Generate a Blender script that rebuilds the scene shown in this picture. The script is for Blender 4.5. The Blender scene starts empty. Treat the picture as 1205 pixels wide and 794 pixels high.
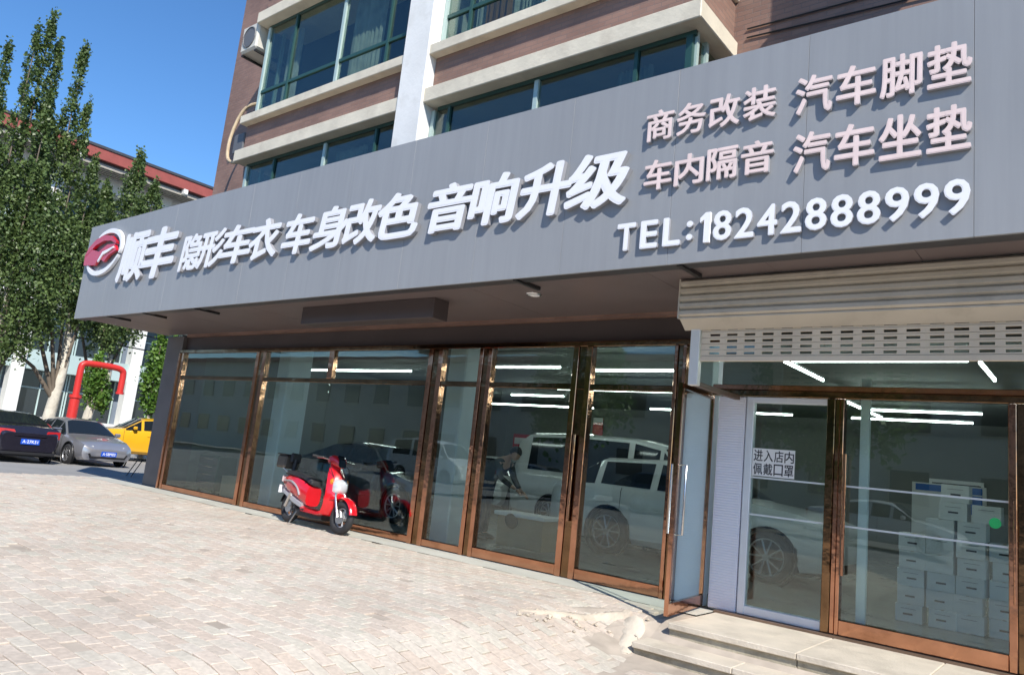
import bpy, bmesh, math, random
import numpy as np
from mathutils import Vector, Matrix
random.seed(7); rng = np.random.default_rng(7)
R = math.radians
scene = bpy.context.scene
col = scene.collection

# ---------------------------------------------------------------- camera
cam_d = bpy.data.cameras.new("camera"); cam = bpy.data.objects.new("camera", cam_d); col.objects.link(cam)
X_ = Vector((0.77797, 0.62025, 0.10416)); 
def _cal():
    # camera axes from the three vanishing points of the street front
    cx, cy = 600., 397.
    V1 = np.array([-485., 427.]); VV = np.array([1160., -4900.]); P = np.array([cx, cy])
    f = math.sqrt(-np.dot(V1 - P, VV - P))
    def d(p):
        v = np.array([p[0] - cx, -(p[1] - cy), -f]); return v / np.linalg.norm(v)
    X = -d(V1); Z = d(VV); Z = Z - X * np.dot(X, Z); Z /= np.linalg.norm(Z); Y = np.cross(Z, X)
    return f, np.array([X, Y, Z])
F_, RM = _cal()
CAM = Vector((0, -8.2085, 1.38))
m4 = Matrix([[*RM[0], 0], [*RM[1], 0], [*RM[2], 0], [0, 0, 0, 1]])
cam.matrix_world = Matrix.Translation(CAM) @ m4
cam_d.sensor_width = 36; cam_d.lens = F_ / 1205 * 36
cam_d.shift_x = (602.5 - 600) / 1205; cam_d.shift_y = 0
cam_d.clip_start = .05; cam_d.clip_end = 3000
scene.camera = cam

# ---------------------------------------------------------------- world, sun, exposure
SUN_FROM = Vector((.98, -.575, 1.0)).normalized()
w = bpy.data.worlds.new("World"); scene.world = w; w.use_nodes = True
nt = w.node_tree; nt.nodes.clear()
sky = nt.nodes.new('ShaderNodeTexSky'); sky.sky_type = 'NISHITA'; sky.sun_disc = False
sky.sun_elevation = math.asin(SUN_FROM.z); sky.sun_rotation = math.atan2(SUN_FROM.x, SUN_FROM.y)
sky.air_density = 1.0; sky.dust_density = .0; sky.ozone_density = 6.0; sky.altitude = 200
bg = nt.nodes.new('ShaderNodeBackground'); bg.inputs[1].default_value = .115
wo = nt.nodes.new('ShaderNodeOutputWorld')
hs = nt.nodes.new('ShaderNodeHueSaturation'); hs.inputs['Saturation'].default_value = 1.12
nt.links.new(sky.outputs[0], hs.inputs['Color']); nt.links.new(hs.outputs[0], bg.inputs[0]); nt.links.new(bg.outputs[0], wo.inputs[0])
sd = bpy.data.lights.new("sun", 'SUN'); sd.energy = 3.6; sd.angle = R(.53); sd.color = (1, .95, .87)
so = bpy.data.objects.new("sun", sd); col.objects.link(so)
so.rotation_euler = SUN_FROM.to_track_quat('Z', 'Y').to_euler(); so.location = SUN_FROM * 60
scene.view_settings.view_transform = 'Standard'; scene.view_settings.look = 'None'
scene.view_settings.exposure = .78; scene.view_settings.gamma = 1

# ---------------------------------------------------------------- materials
def _n(t, k, **kw):
    n = t.nodes.new(k)
    for a, b in kw.items():
        if a in n.inputs: n.inputs[a].default_value = b
        else: setattr(n, a, b)
    return n
def mat(name, c, rough=.6, metal=0., var=0., vs=3., bump=0., bs=30., spec=.5, grime=None, gs=1.2, coat=0.):
    """base colour with large-scale variation, optional grime tint, fine bump"""
    m = bpy.data.materials.new(name); m.use_nodes = True; t = m.node_tree; b = t.nodes['Principled BSDF']
    b.inputs['Roughness'].default_value = rough; b.inputs['Metallic'].default_value = metal
    b.inputs['Specular IOR Level'].default_value = spec
    b.inputs['Coat Weight'].default_value = coat
    b.inputs['Base Color'].default_value = (*c, 1)
    tc = _n(t, 'ShaderNodeTexCoord')
    if var or grime:
        nz = _n(t, 'ShaderNodeTexNoise', Scale=vs, Detail=5.); t.links.new(tc.outputs['Object'], nz.inputs['Vector'])
        rp = _n(t, 'ShaderNodeMapRange'); rp.inputs['From Min'].default_value = .3; rp.inputs['From Max'].default_value = .7
        rp.inputs['To Min'].default_value = 1 - var; rp.inputs['To Max'].default_value = 1 + var
        t.links.new(nz.outputs['Fac'], rp.inputs['Value'])
        mx = _n(t, 'ShaderNodeVectorMath', operation='SCALE'); mx.inputs[0].default_value = c
        t.links.new(rp.outputs[0], mx.inputs['Scale'])
        out = mx.outputs[0]
        if grime:
            n2 = _n(t, 'ShaderNodeTexNoise', Scale=gs, Detail=8., Roughness=.65); t.links.new(tc.outputs['Object'], n2.inputs['Vector'])
            r2 = _n(t, 'ShaderNodeMapRange'); r2.inputs['From Min'].default_value = .52; r2.inputs['From Max'].default_value = .72
            r2.inputs['To Max'].default_value = .75
            t.links.new(n2.outputs['Fac'], r2.inputs['Value'])
            mm = _n(t, 'ShaderNodeMix', data_type='RGBA'); mm.inputs[7].default_value = (*grime, 1)
            t.links.new(r2.outputs[0], mm.inputs[0]); t.links.new(out, mm.inputs[6]); out = mm.outputs[2]
        t.links.new(out, b.inputs['Base Color'])
    if bump:
        nb = _n(t, 'ShaderNodeTexNoise', Scale=bs, Detail=4.); t.links.new(tc.outputs['Object'], nb.inputs['Vector'])
        bp = _n(t, 'ShaderNodeBump', Strength=bump, Distance=.02); t.links.new(nb.outputs['Fac'], bp.inputs['Height'])
        t.links.new(bp.outputs[0], b.inputs['Normal'])
    return m
def glass(name, tint=(.78, .86, .84), ior=1.75, wob=.0, rough=0.0):
    m = bpy.data.materials.new(name); m.use_nodes = True; t = m.node_tree; t.nodes.clear()
    o = _n(t, 'ShaderNodeOutputMaterial'); mx = _n(t, 'ShaderNodeMixShader')
    tr = _n(t, 'ShaderNodeBsdfTransparent', Color=(*tint, 1)); gl = _n(t, 'ShaderNodeBsdfGlossy', Roughness=rough, Color=(.93, 1, .98, 1))
    lw = _n(t, 'ShaderNodeLayerWeight', Blend=.5); pw_ = _n(t, 'ShaderNodeMath', operation='POWER'); pw_.inputs[1].default_value = 4.5
    t.links.new(lw.outputs['Facing'], pw_.inputs[0]); fr = _n(t, 'ShaderNodeMath', operation='MULTIPLY_ADD'); f0 = ((ior-1)/(ior+1))**2
    fr.inputs[1].default_value = (1-f0)*.6; fr.inputs[2].default_value = f0; t.links.new(pw_.outputs[0], fr.inputs[0])
    if wob:
        tc = _n(t, 'ShaderNodeTexCoord'); nz = _n(t, 'ShaderNodeTexNoise', Scale=1.3, Detail=1.)
        bp = _n(t, 'ShaderNodeBump', Strength=wob, Distance=.02)
        t.links.new(tc.outputs['Object'], nz.inputs['Vector']); t.links.new(nz.outputs['Fac'], bp.inputs['Height'])
        t.links.new(bp.outputs[0], gl.inputs['Normal'])
    t.links.new(fr.outputs[0], mx.inputs[0]); t.links.new(tr.outputs[0], mx.inputs[1]); t.links.new(gl.outputs[0], mx.inputs[2])
    t.links.new(mx.outputs[0], o.inputs[0]); return m
def emit(name, c, s):
    m = bpy.data.materials.new(name); m.use_nodes = True; b = m.node_tree.nodes['Principled BSDF']
    b.inputs['Base Color'].default_value = (*c, 1); b.inputs['Emission Color'].default_value = (*c, 1); b.inputs['Emission Strength'].default_value = s
    return m

def brick_mat():
    m = bpy.data.materials.new("brown_facing_tile"); m.use_nodes = True; t = m.node_tree; b = t.nodes['Principled BSDF']
    tc = _n(t, 'ShaderNodeTexCoord'); sp = _n(t, 'ShaderNodeSeparateXYZ'); ad = _n(t, 'ShaderNodeMath', operation='ADD'); cb = _n(t, 'ShaderNodeCombineXYZ')
    t.links.new(tc.outputs['Object'], sp.inputs[0]); t.links.new(sp.outputs[0], ad.inputs[0]); t.links.new(sp.outputs[1], ad.inputs[1])
    t.links.new(ad.outputs[0], cb.inputs[0]); t.links.new(sp.outputs[2], cb.inputs[1])
    br = _n(t, 'ShaderNodeTexBrick'); br.offset = .5
    br.inputs['Color1'].default_value = (.27, .16, .12, 1); br.inputs['Color2'].default_value = (.225, .13, .098, 1)
    br.inputs['Mortar'].default_value = (.20, .135, .11, 1); br.inputs['Scale'].default_value = 1.
    br.inputs['Brick Width'].default_value = .2; br.inputs['Row Height'].default_value = .066; br.inputs['Mortar Size'].default_value = .006
    t.links.new(cb.outputs[0], br.inputs['Vector'])
    nz = _n(t, 'ShaderNodeTexNoise', Scale=.9, Detail=6.); t.links.new(tc.outputs['Object'], nz.inputs['Vector'])
    rp = _n(t, 'ShaderNodeMapRange'); rp.inputs['From Min'].default_value = .3; rp.inputs['From Max'].default_value = .7; rp.inputs['To Min'].default_value = .78; rp.inputs['To Max'].default_value = 1.2
    t.links.new(nz.outputs['Fac'], rp.inputs['Value'])
    mx = _n(t, 'ShaderNodeVectorMath', operation='SCALE'); t.links.new(br.outputs['Color'], mx.inputs[0]); t.links.new(rp.outputs[0], mx.inputs['Scale'])
    t.links.new(mx.outputs[0], b.inputs['Base Color']); b.inputs['Roughness'].default_value = .62
    bp = _n(t, 'ShaderNodeBump', Strength=.5, Distance=.01); bp.invert = True; t.links.new(br.outputs['Fac'], bp.inputs['Height']); t.links.new(bp.outputs[0], b.inputs['Normal'])
    return m
def rib_mat(name, c, scale):
    m = bpy.data.materials.new(name); m.use_nodes = True; t = m.node_tree; b = t.nodes['Principled BSDF']
    b.inputs['Base Color'].default_value = (*c, 1); b.inputs['Roughness'].default_value = .5
    tc = _n(t, 'ShaderNodeTexCoord'); wv = _n(t, 'ShaderNodeTexWave', Scale=scale); wv.bands_direction = 'Z'
    bp = _n(t, 'ShaderNodeBump', Strength=.35, Distance=.01); t.links.new(tc.outputs['Object'], wv.inputs['Vector'])
    t.links.new(wv.outputs['Color'], bp.inputs['Height']); t.links.new(bp.outputs[0], b.inputs['Normal']); return m
def paver_mat(name, c, varobj=.16):
    """colour varies from paver to paver by object-random and by position"""
    m = bpy.data.materials.new(name); m.use_nodes = True; t = m.node_tree; b = t.nodes['Principled BSDF']; b.inputs['Roughness'].default_value = .88
    g = _n(t, 'ShaderNodeNewGeometry'); 
    at = _n(t, 'ShaderNodeAttribute'); at.attribute_name = 'tone'; at.attribute_type = 'GEOMETRY'
    oi = _n(t, 'ShaderNodeObjectInfo'); ad = _n(t, 'ShaderNodeMath', operation='ADD'); fr = _n(t, 'ShaderNodeMath', operation='FRACT')
    t.links.new(at.outputs['Fac'], ad.inputs[0]); t.links.new(oi.outputs['Random'], ad.inputs[1]); t.links.new(ad.outputs[0], fr.inputs[0])
    cr = _n(t, 'ShaderNodeValToRGB'); e = cr.color_ramp.elements
    e[0].color = (c[0]*.94, c[1]*.925, c[2]*.91, 1); e[1].color = (c[0]*1.07, c[1]*1.09, c[2]*1.1, 1)
    for p, k in ((.3, (.98, .93, .9)), (.55, (1.02, 1.02, 1.02)), (.8, (.95, 1.0, .98))):
        q = e.new(p); q.color = (c[0]*k[0], c[1]*k[1], c[2]*k[2], 1)
    t.links.new(fr.outputs[0], cr.inputs[0])
    n1 = _n(t, 'ShaderNodeTexNoise', Scale=.55, Detail=6., Roughness=.6); t.links.new(g.outputs['Position'], n1.inputs['Vector'])
    n2 = _n(t, 'ShaderNodeTexNoise', Scale=26., Detail=4.); t.links.new(g.outputs['Position'], n2.inputs['Vector'])
    r1 = _n(t, 'ShaderNodeMapRange'); r1.inputs['From Min'].default_value = .3; r1.inputs['From Max'].default_value = .7; r1.inputs['To Min'].default_value = .86; r1.inputs['To Max'].default_value = 1.1
    r2 = _n(t, 'ShaderNodeMapRange'); r2.inputs['From Min'].default_value = .3; r2.inputs['From Max'].default_value = .7; r2.inputs['To Min'].default_value = .86; r2.inputs['To Max'].default_value = 1.1
    t.links.new(n1.outputs['Fac'], r1.inputs['Value']); t.links.new(n2.outputs['Fac'], r2.inputs['Value'])
    mu = _n(t, 'ShaderNodeMath', operation='MULTIPLY'); t.links.new(r1.outputs[0], mu.inputs[0]); t.links.new(r2.outputs[0], mu.inputs[1])
    n3 = _n(t, 'ShaderNodeTexNoise', Scale=1.7, Detail=7., Roughness=.7); t.links.new(g.outputs['Position'], n3.inputs['Vector'])
    r3 = _n(t, 'ShaderNodeMapRange'); r3.inputs['From Min'].default_value = .60; r3.inputs['From Max'].default_value = .72; r3.inputs['To Min'].default_value = 1.; r3.inputs['To Max'].default_value = .74
    t.links.new(n3.outputs['Fac'], r3.inputs['Value']); mu0 = mu; mu = _n(t, 'ShaderNodeMath', operation='MULTIPLY'); t.links.new(mu0.outputs[0], mu.inputs[0]); t.links.new(r3.outputs[0], mu.inputs[1])
    mx = _n(t, 'ShaderNodeVectorMath', operation='SCALE'); t.links.new(cr.outputs[0], mx.inputs[0]); t.links.new(mu.outputs[0], mx.inputs['Scale'])
    t.links.new(mx.outputs[0], b.inputs['Base Color'])
    bp = _n(t, 'ShaderNodeBump', Strength=.35, Distance=.01); t.links.new(n2.outputs['Fac'], bp.inputs['Height']); t.links.new(bp.outputs[0], b.inputs['Normal'])
    return m
def streak_mat(name, c):
    m = mat(name, c, .4, 0, .04, .6, .06, 1.3); t = m.node_tree; b = t.nodes['Principled BSDF']
    src = b.inputs['Base Color'].links[0].from_socket
    g = _n(t, 'ShaderNodeNewGeometry'); mp = _n(t, 'ShaderNodeMapping'); mp.inputs['Scale'].default_value = (7., 1., .35); t.links.new(g.outputs['Position'], mp.inputs['Vector'])
    nz = _n(t, 'ShaderNodeTexNoise', Scale=1.6, Detail=6., Roughness=.6); t.links.new(mp.outputs[0], nz.inputs['Vector'])
    r_ = _n(t, 'ShaderNodeMapRange'); r_.inputs['From Min'].default_value = .35; r_.inputs['From Max'].default_value = .75; r_.inputs['To Min'].default_value = .97; r_.inputs['To Max'].default_value = 1.07
    t.links.new(nz.outputs['Fac'], r_.inputs['Value']); mx = _n(t, 'ShaderNodeVectorMath', operation='SCALE'); t.links.new(src, mx.inputs[0]); t.links.new(r_.outputs[0], mx.inputs['Scale']); t.links.new(mx.outputs[0], b.inputs['Base Color'])
    return m
def leaf_mat(name, c1, c2):
    m = bpy.data.materials.new(name); m.use_nodes = True; t = m.node_tree; b = t.nodes['Principled BSDF']; b.inputs['Roughness'].default_value = .45
    at = _n(t, 'ShaderNodeAttribute'); at.attribute_name = 'tone'
    mx = _n(t, 'ShaderNodeMix', data_type='RGBA'); mx.inputs[6].default_value = (*c1, 1); mx.inputs[7].default_value = (*c2, 1)
    t.links.new(at.outputs['Fac'], mx.inputs[0]); t.links.new(mx.outputs[2], b.inputs['Base Color'])
    tl = _n(t, 'ShaderNodeBsdfTranslucent'); t.links.new(mx.outputs[2], tl.inputs[0])
    ms = _n(t, 'ShaderNodeMixShader'); ms.inputs[0].default_value = .3
    o = t.nodes['Material Output']; t.links.new(b.outputs[0], ms.inputs[1]); t.links.new(tl.outputs[0], ms.inputs[2]); t.links.new(ms.outputs[0], o.inputs[0])
    return m

M = dict(
 sign=streak_mat('grey_sign_panel', (.275, .283, .292)),
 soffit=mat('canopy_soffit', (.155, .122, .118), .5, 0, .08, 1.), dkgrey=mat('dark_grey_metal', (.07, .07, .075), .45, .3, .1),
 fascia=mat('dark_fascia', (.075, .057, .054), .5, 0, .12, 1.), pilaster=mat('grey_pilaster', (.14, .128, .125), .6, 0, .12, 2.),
 wletter=mat('white_letter', (.84, .84, .86), .4, 0, .02), pletter=mat('pinkish_letter', (.80, .64, .60), .45, 0, .06, 6.),
 lside=mat('shaded_letter_edge', (.30, .30, .32), .5), red=mat('logo_red', (.55, .02, .04), .3, 0, .05, coat=.5),  # lside: shade on the letter sides and undersides is put into this grey
 gold=mat('rose_gold_steel', (.52, .26, .16), .11, 1., .12, 3., .5, 2.5, grime=(.34, .16, .09), gs=5.),
 gold2=mat('rose_gold_dark_reflection', (.22, .13, .07), .14, 1., .2, 4., .5, 4., grime=(.10, .06, .03), gs=6.),  # darker copy of the rose gold, dark soffit reflection put into its colour
 steel=mat('satin_steel', (.66, .66, .66), .25, 1., .05), white=mat('white_paint', (.78, .78, .8), .45, 0, .04, 2.),
 dframe=mat('white_aluminium', (.72, .74, .78), .32, .2, .05), siding=rib_mat('white_ribbed_siding', (.72, .72, .8), 11.),
 cream=mat('cream_stone_trim', (.68, .61, .48), .6, 0, .1, 2.5, .2, 20, grime=(.50, .43, .33), gs=1.8),
 creamw=mat('white_pillar_paint', (.76, .75, .72), .6, 0, .06, 1.5, .15, 18, grime=(.55, .53, .48), gs=1.1),
 wframe=mat('dark_green_window_frame', (.03, .085, .075), .4, .2), wframe2=mat('pale_green_frame', (.45, .56, .52), .4, .2),
 shutter=mat('beige_shutter_metal', (.53, .475, .385), .5, .1, .06, 2., grime=(.40, .355, .28), gs=2.5), curt=mat('warm_beige_slats', (.66, .55, .40), .55, 0, .06, 2.), guide=mat('shutter_guide', (.72, .69, .62), .4, .2, .05),
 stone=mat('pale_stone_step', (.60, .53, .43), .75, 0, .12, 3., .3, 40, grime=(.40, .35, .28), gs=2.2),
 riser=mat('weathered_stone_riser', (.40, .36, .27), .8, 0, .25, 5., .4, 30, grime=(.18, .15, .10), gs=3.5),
 cement=mat('rough_cement', (.50, .43, .34), .9, 0, .18, 6., .8, 22), apron=mat('concrete_apron', (.50, .49, .43), .85, 0, .1, 1.6, .25, 35, grime=(.42, .40, .34), gs=1.1),
 asphalt=mat('sunbleached_asphalt', (.28, .275, .265), .9, 0, .1, .8, .3, 60), ground=mat('ground_soil', (.24, .23, .21), .95, 0, .15, .2), bed=mat('paver_bed_sand', (.42, .36, .295), .95, 0, .2, 4.),
 paver=paver_mat('pinkish_paver', (.555, .485, .41)),
 rubber=mat('tyre_rubber', (.025, .025, .027), .75, 0, .2, 8.), rim=mat('alloy_rim', (.5, .5, .52), .3, .8), black=mat('black_plastic', (.018, .018, .02), .45),
 carglass=mat('car_glass', (.012, .016, .02), .06, 0, spec=.35), chrome=mat('chrome', (.8, .8, .82), .08, 1.),
 headl=mat('headlight_lens', (.7, .72, .74), .08, .3, coat=1.), taill=mat('tail_light_lens', (.5, .02, .025), .12, 0, coat=1.), amber=mat('amber_lens', (.75, .3, .03), .2),
 plate=mat('blue_number_plate', (.015, .09, .55), .4), platetxt=mat('plate_lettering', (.8, .82, .85), .5),
 pblack=mat('black_car_paint', (.02, .018, .028), .22, .2, .1, coat=1.), pgrey=mat('silver_grey_car_paint', (.40, .40, .43), .28, .6, .05, coat=1.), pwhite=mat('white_car_paint', (.74, .76, .76), .3, 0, .03, coat=.8),
 pyellow=mat('yellow_car_paint', (.72, .38, .015), .25, 0, .03, coat=1.), scred=mat('red_scooter_paint', (.62, .008, .016), .2, 0, .06, 5., coat=1.),
 seat=mat('black_vinyl', (.02, .02, .022), .55, 0, .1), silver=mat('silver_plastic', (.5, .5, .52), .35, .4),
 bark=mat('pale_poplar_bark', (.56, .52, .44), .85, 0, .2, 4., .8, 9., grime=(.28, .24, .19), gs=3.), limb=mat('grey_brown_limb', (.16, .13, .1), .9, 0, .2, 4.),
 leaf=leaf_mat('poplar_leaf', (.045, .085, .027), (.18, .255, .08)), leaf2=leaf_mat('bright_leaf', (.05, .13, .02), (.17, .30, .05)),
 redpipe=mat('red_pipe_paint', (.58, .035, .03), .4, 0, .08, 3.), bgwhite=mat('white_tiled_wall', (.74, .73, .68), .6, 0, .06, 1.), bgdark=mat('dark_glazing', (.022, .028, .034), .12),
 bgteal=mat('pale_teal_band', (.42, .52, .50), .5, 0, .1, 1.), roofred=mat('red_eave_tile', (.30, .07, .055), .6, 0, .12, 2.), bgblue=mat('blue_grey_wall', (.20, .24, .30), .5, 0, .08, 1.), rafter=mat('eave_slat_paint', (.36, .33, .28), .7, 0, .1),
 floor=mat('grey_shop_floor', (.29, .285, .265), .22, 0, .15, .6, grime=(.12, .12, .115), gs=.9), iwall=mat('grey_shop_wall', (.175, .185, .175), .7, 0, .08, .8), icol=mat('pale_blue_column_paint', (.62, .70, .74), .6, 0, .04), iceil=mat('dark_shop_ceiling', (.14, .155, .155), .8, 0, .1),
 tube=emit('lit_tube', (.9, 1., .97), 14.), carton=mat('white_carton_board', (.80, .80, .79), .7, 0, .04, 6.), kraft=mat('brown_cardboard', (.40, .29, .17), .8, 0, .08), ink=mat('black_print', (.03, .03, .035), .6), paper=mat('white_paper', (.78, .78, .77), .6),
 kraftdark=mat('brown_grey_plastic', (.09, .075, .055), .6, 0, .1), green=mat('green_sticker', (.02, .5, .13), .4), bluesign=mat('blue_print', (.04, .15, .5), .5), cloth=mat('dark_blue_cloth', (.025, .03, .05), .9, 0, .2, 10.), skin=mat('skin', (.5, .3, .21), .5), hair=mat('black_hair', (.012, .01, .01), .6), shirt=mat('dark_green_jacket', (.05, .055, .045), .9, 0, .2, 8.),
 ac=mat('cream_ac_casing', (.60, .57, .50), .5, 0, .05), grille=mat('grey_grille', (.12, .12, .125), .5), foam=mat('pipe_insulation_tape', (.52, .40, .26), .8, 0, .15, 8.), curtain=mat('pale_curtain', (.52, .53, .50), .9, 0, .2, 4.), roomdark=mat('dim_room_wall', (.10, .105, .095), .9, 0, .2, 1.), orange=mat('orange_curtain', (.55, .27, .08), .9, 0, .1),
 brick=brick_mat(), glassf=glass('storefront_glass', (.85, .91, .88), 1.68, .05), glassd=glass('door_leaf_glass', (.92, .97, .96), 1.5, .03), glassw=glass('upper_window_glass', (.64, .71, .68), 1.8, .14), strip=mat('frosted_strip', (.62, .66, .66), .5),
 sill=mat('brown_step_edge', (.14, .09, .06), .5, 0, .2, 4.), toolgreen=mat('dark_green_cabinet', (.03, .07, .055), .5), farwall=mat('opposite_house_wall', (.55, .52, .47), .7, 0, .1, .5),
 mail=mat('satin_black_metal', (.03, .03, .032), .4, .3),
)

# ---------------------------------------------------------------- mesh helpers
class MB:
    def __init__(s): s.v = []; s.f = []
    def add(s, vs, fs):
        n = len(s.v); s.v += [tuple(v) for v in vs]; s.f += [tuple(i + n for i in f) for f in fs]; return s
    def box(s, x0, x1, y0, y1, z0, z1):
        if x0 > x1: x0, x1 = x1, x0
        if y0 > y1: y0, y1 = y1, y0
        if z0 > z1: z0, z1 = z1, z0
        return s.add([(x0,y0,z0),(x1,y0,z0),(x1,y1,z0),(x0,y1,z0),(x0,y0,z1),(x1,y0,z1),(x1,y1,z1),(x0,y1,z1)],
                     [(0,3,2,1),(4,5,6,7),(0,1,5,4),(1,2,6,5),(2,3,7,6),(3,0,4,7)])
    def cbox(s, x0, x1, y0, y1, z0, z1, c=.01):
        """box with chamfered edges"""
        bm = bmesh.new(); bmesh.ops.create_cube(bm, size=1)
        for v in bm.verts: v.co = Vector((x0+(v.co.x+.5)*(x1-x0), y0+(v.co.y+.5)*(y1-y0), z0+(v.co.z+.5)*(z1-z0)))
        bmesh.ops.bevel(bm, geom=bm.edges[:], offset=c, segments=1, affect='EDGES')
        bm.verts.index_update(); s.add([v.co[:] for v in bm.verts], [[v.index for v in f.verts] for f in bm.faces]); bm.free(); return s
    def obox(s, o, ax, ay, az):
        o, ax, ay, az = map(Vector, (o, ax, ay, az)); vs = []
        for k in (0, 1):
            for (i, j) in ((0,0),(1,0),(1,1),(0,1)): vs.append(o + ax*i + ay*j + az*k)
        return s.add(vs, [(0,3,2,1),(4,5,6,7),(0,1,5,4),(1,2,6,5),(2,3,7,6),(3,0,4,7)])
    def tube(s, pts, r, n=8, cap=True):
        pts = [Vector(p) for p in pts]; rr = r if isinstance(r, (list, tuple)) else [r]*len(pts)
        up = None; rings = []
        for i, p in enumerate(pts):
            d = (pts[min(i+1, len(pts)-1)] - pts[max(i-1, 0)]).normalized()
            if up is None: up = Vector((0,0,1)) if abs(d.z) < .9 else Vector((1,0,0))
            a = d.cross(up); 
            if a.length < 1e-4: a = d.orthogonal()
            a.normalize(); b = d.cross(a).normalized(); up = -b if False else a.cross(d)
            rings.append([p + (a*math.cos(2*math.pi*k/n) + b*math.sin(2*math.pi*k/n))*rr[i] for k in range(n)])
        vs = [q for rg in rings for q in rg]; fs = []
        for i in range(len(pts)-1):
            for k in range(n):
                fs.append((i*n+k, (i+1)*n+k, (i+1)*n+(k+1)%n, i*n+(k+1)%n))
        if cap: fs += [tuple(range(n)), tuple(range((len(pts)-1)*n, len(pts)*n))[::-1]]
        return s.add(vs, fs)
    def cyl(s, c, axis, r, h, n=20, r2=None):
        c = Vector(c); a = Vector(axis).normalized(); return s.tube([c - a*h/2, c + a*h/2], [r, r if r2 is None else r2], n)
    def torus(s, c, axis, r, t, n=24, m=8, flat=1.):
        c = Vector(c); a = Vector(axis).normalized(); u = a.orthogonal().normalized(); v = a.cross(u); vs = []
        for i in range(n):
            th = 2*math.pi*i/n; d = u*math.cos(th) + v*math.sin(th)
            for j in range(m):
                ph = 2*math.pi*j/m; vs.append(c + d*(r + t*math.cos(ph)) + a*(t*flat*math.sin(ph)))
        return s.add(vs, [(i*m+j, ((i+1)%n)*m+j, ((i+1)%n)*m+(j+1)%m, i*m+(j+1)%m) for i in range(n) for j in range(m)])
    def prism(s, poly, y0, y1, bev=0., fn=None):
        """poly (x,z) extruded between y0 and y1"""
        bm = bmesh.new(); vs = [bm.verts.new((x, y0, z)) for x, z in poly]; f = bm.faces.new(vs)
        r = bmesh.ops.extrude_face_region(bm, geom=[f])
        for v in r['geom']:
            if isinstance(v, bmesh.types.BMVert): v.co.y = y1
        bmesh.ops.recalc_face_normals(bm, faces=bm.faces[:])
        if bev:
            es = [e for e in bm.edges if abs(e.verts[0].co.y - e.verts[1].co.y) < 1e-6]
            bmesh.ops.bevel(bm, geom=es, offset=bev, segments=2, affect='EDGES')
        bm.verts.index_update()
        pts = [v.co[:] for v in bm.verts]
        if fn: pts = [fn(p) for p in pts]
        s.add(pts, [[v.index for v in f.verts] for f in bm.faces]); bm.free(); return s
    def mesh(s, name, m, smooth=False):
        me = bpy.data.meshes.new(name); me.from_pydata(s.v, [], s.f); me.materials.append(M[m] if isinstance(m, str) else m)
        me.validate(); 
        bm = bmesh.new(); bm.from_mesh(me); bmesh.ops.recalc_face_normals(bm, faces=bm.faces[:]); bm.to_mesh(me); bm.free()
        if smooth:
            me.polygons.foreach_set('use_smooth', [True]*len(me.polygons))
            try: me.set_sharp_from_angle(angle=R(smooth if smooth is not True else 35))
            except Exception: pass
        return me
    def build(s, name, m, parent=None, smooth=False, **kw):
        return link(name, s.mesh(name, m, smooth), parent, **kw)
def origin(p):
    v = Vector((0,0,0))
    while p is not None: v += p.location; p = p.parent
    return v
def link(name, me, parent=None, world=True, label=None, cat=None, group=None, kind=None, loc=None):
    o = bpy.data.objects.new(name, me); col.objects.link(o)
    if parent is not None:
        o.parent = parent
        if world: o.location = -origin(parent)
    if loc is not None: o.location = loc
    tag(o, label, cat, group, kind); return o
def tag(o, label=None, cat=None, group=None, kind=None):
    for k, v in (('label', label), ('category', cat), ('group', group), ('kind', kind)):
        if v: o[k] = v
    return o
def thing(name, loc, label, cat, group=None, rz=0.):
    o = bpy.data.objects.new(name, None); o.empty_display_size = .2; col.objects.link(o); o.location = loc; o.rotation_euler.z = rz
    return tag(o, label, cat, group)
def copy_tree(o, parent=None):
    c = o.copy(); col.objects.link(c); c.parent = parent
    for ch in o.children: copy_tree(ch, c)
    return c
def sstep(t): t = max(0., min(1., t)); return t*t*(3-2*t)
def gz(x, y): return -.10*sstep((x + 12.)/8.)*sstep((-y - .6)/4.) - .30*sstep((x + 4.75)/1.45)*sstep((-y - .95)/.65)

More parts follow.
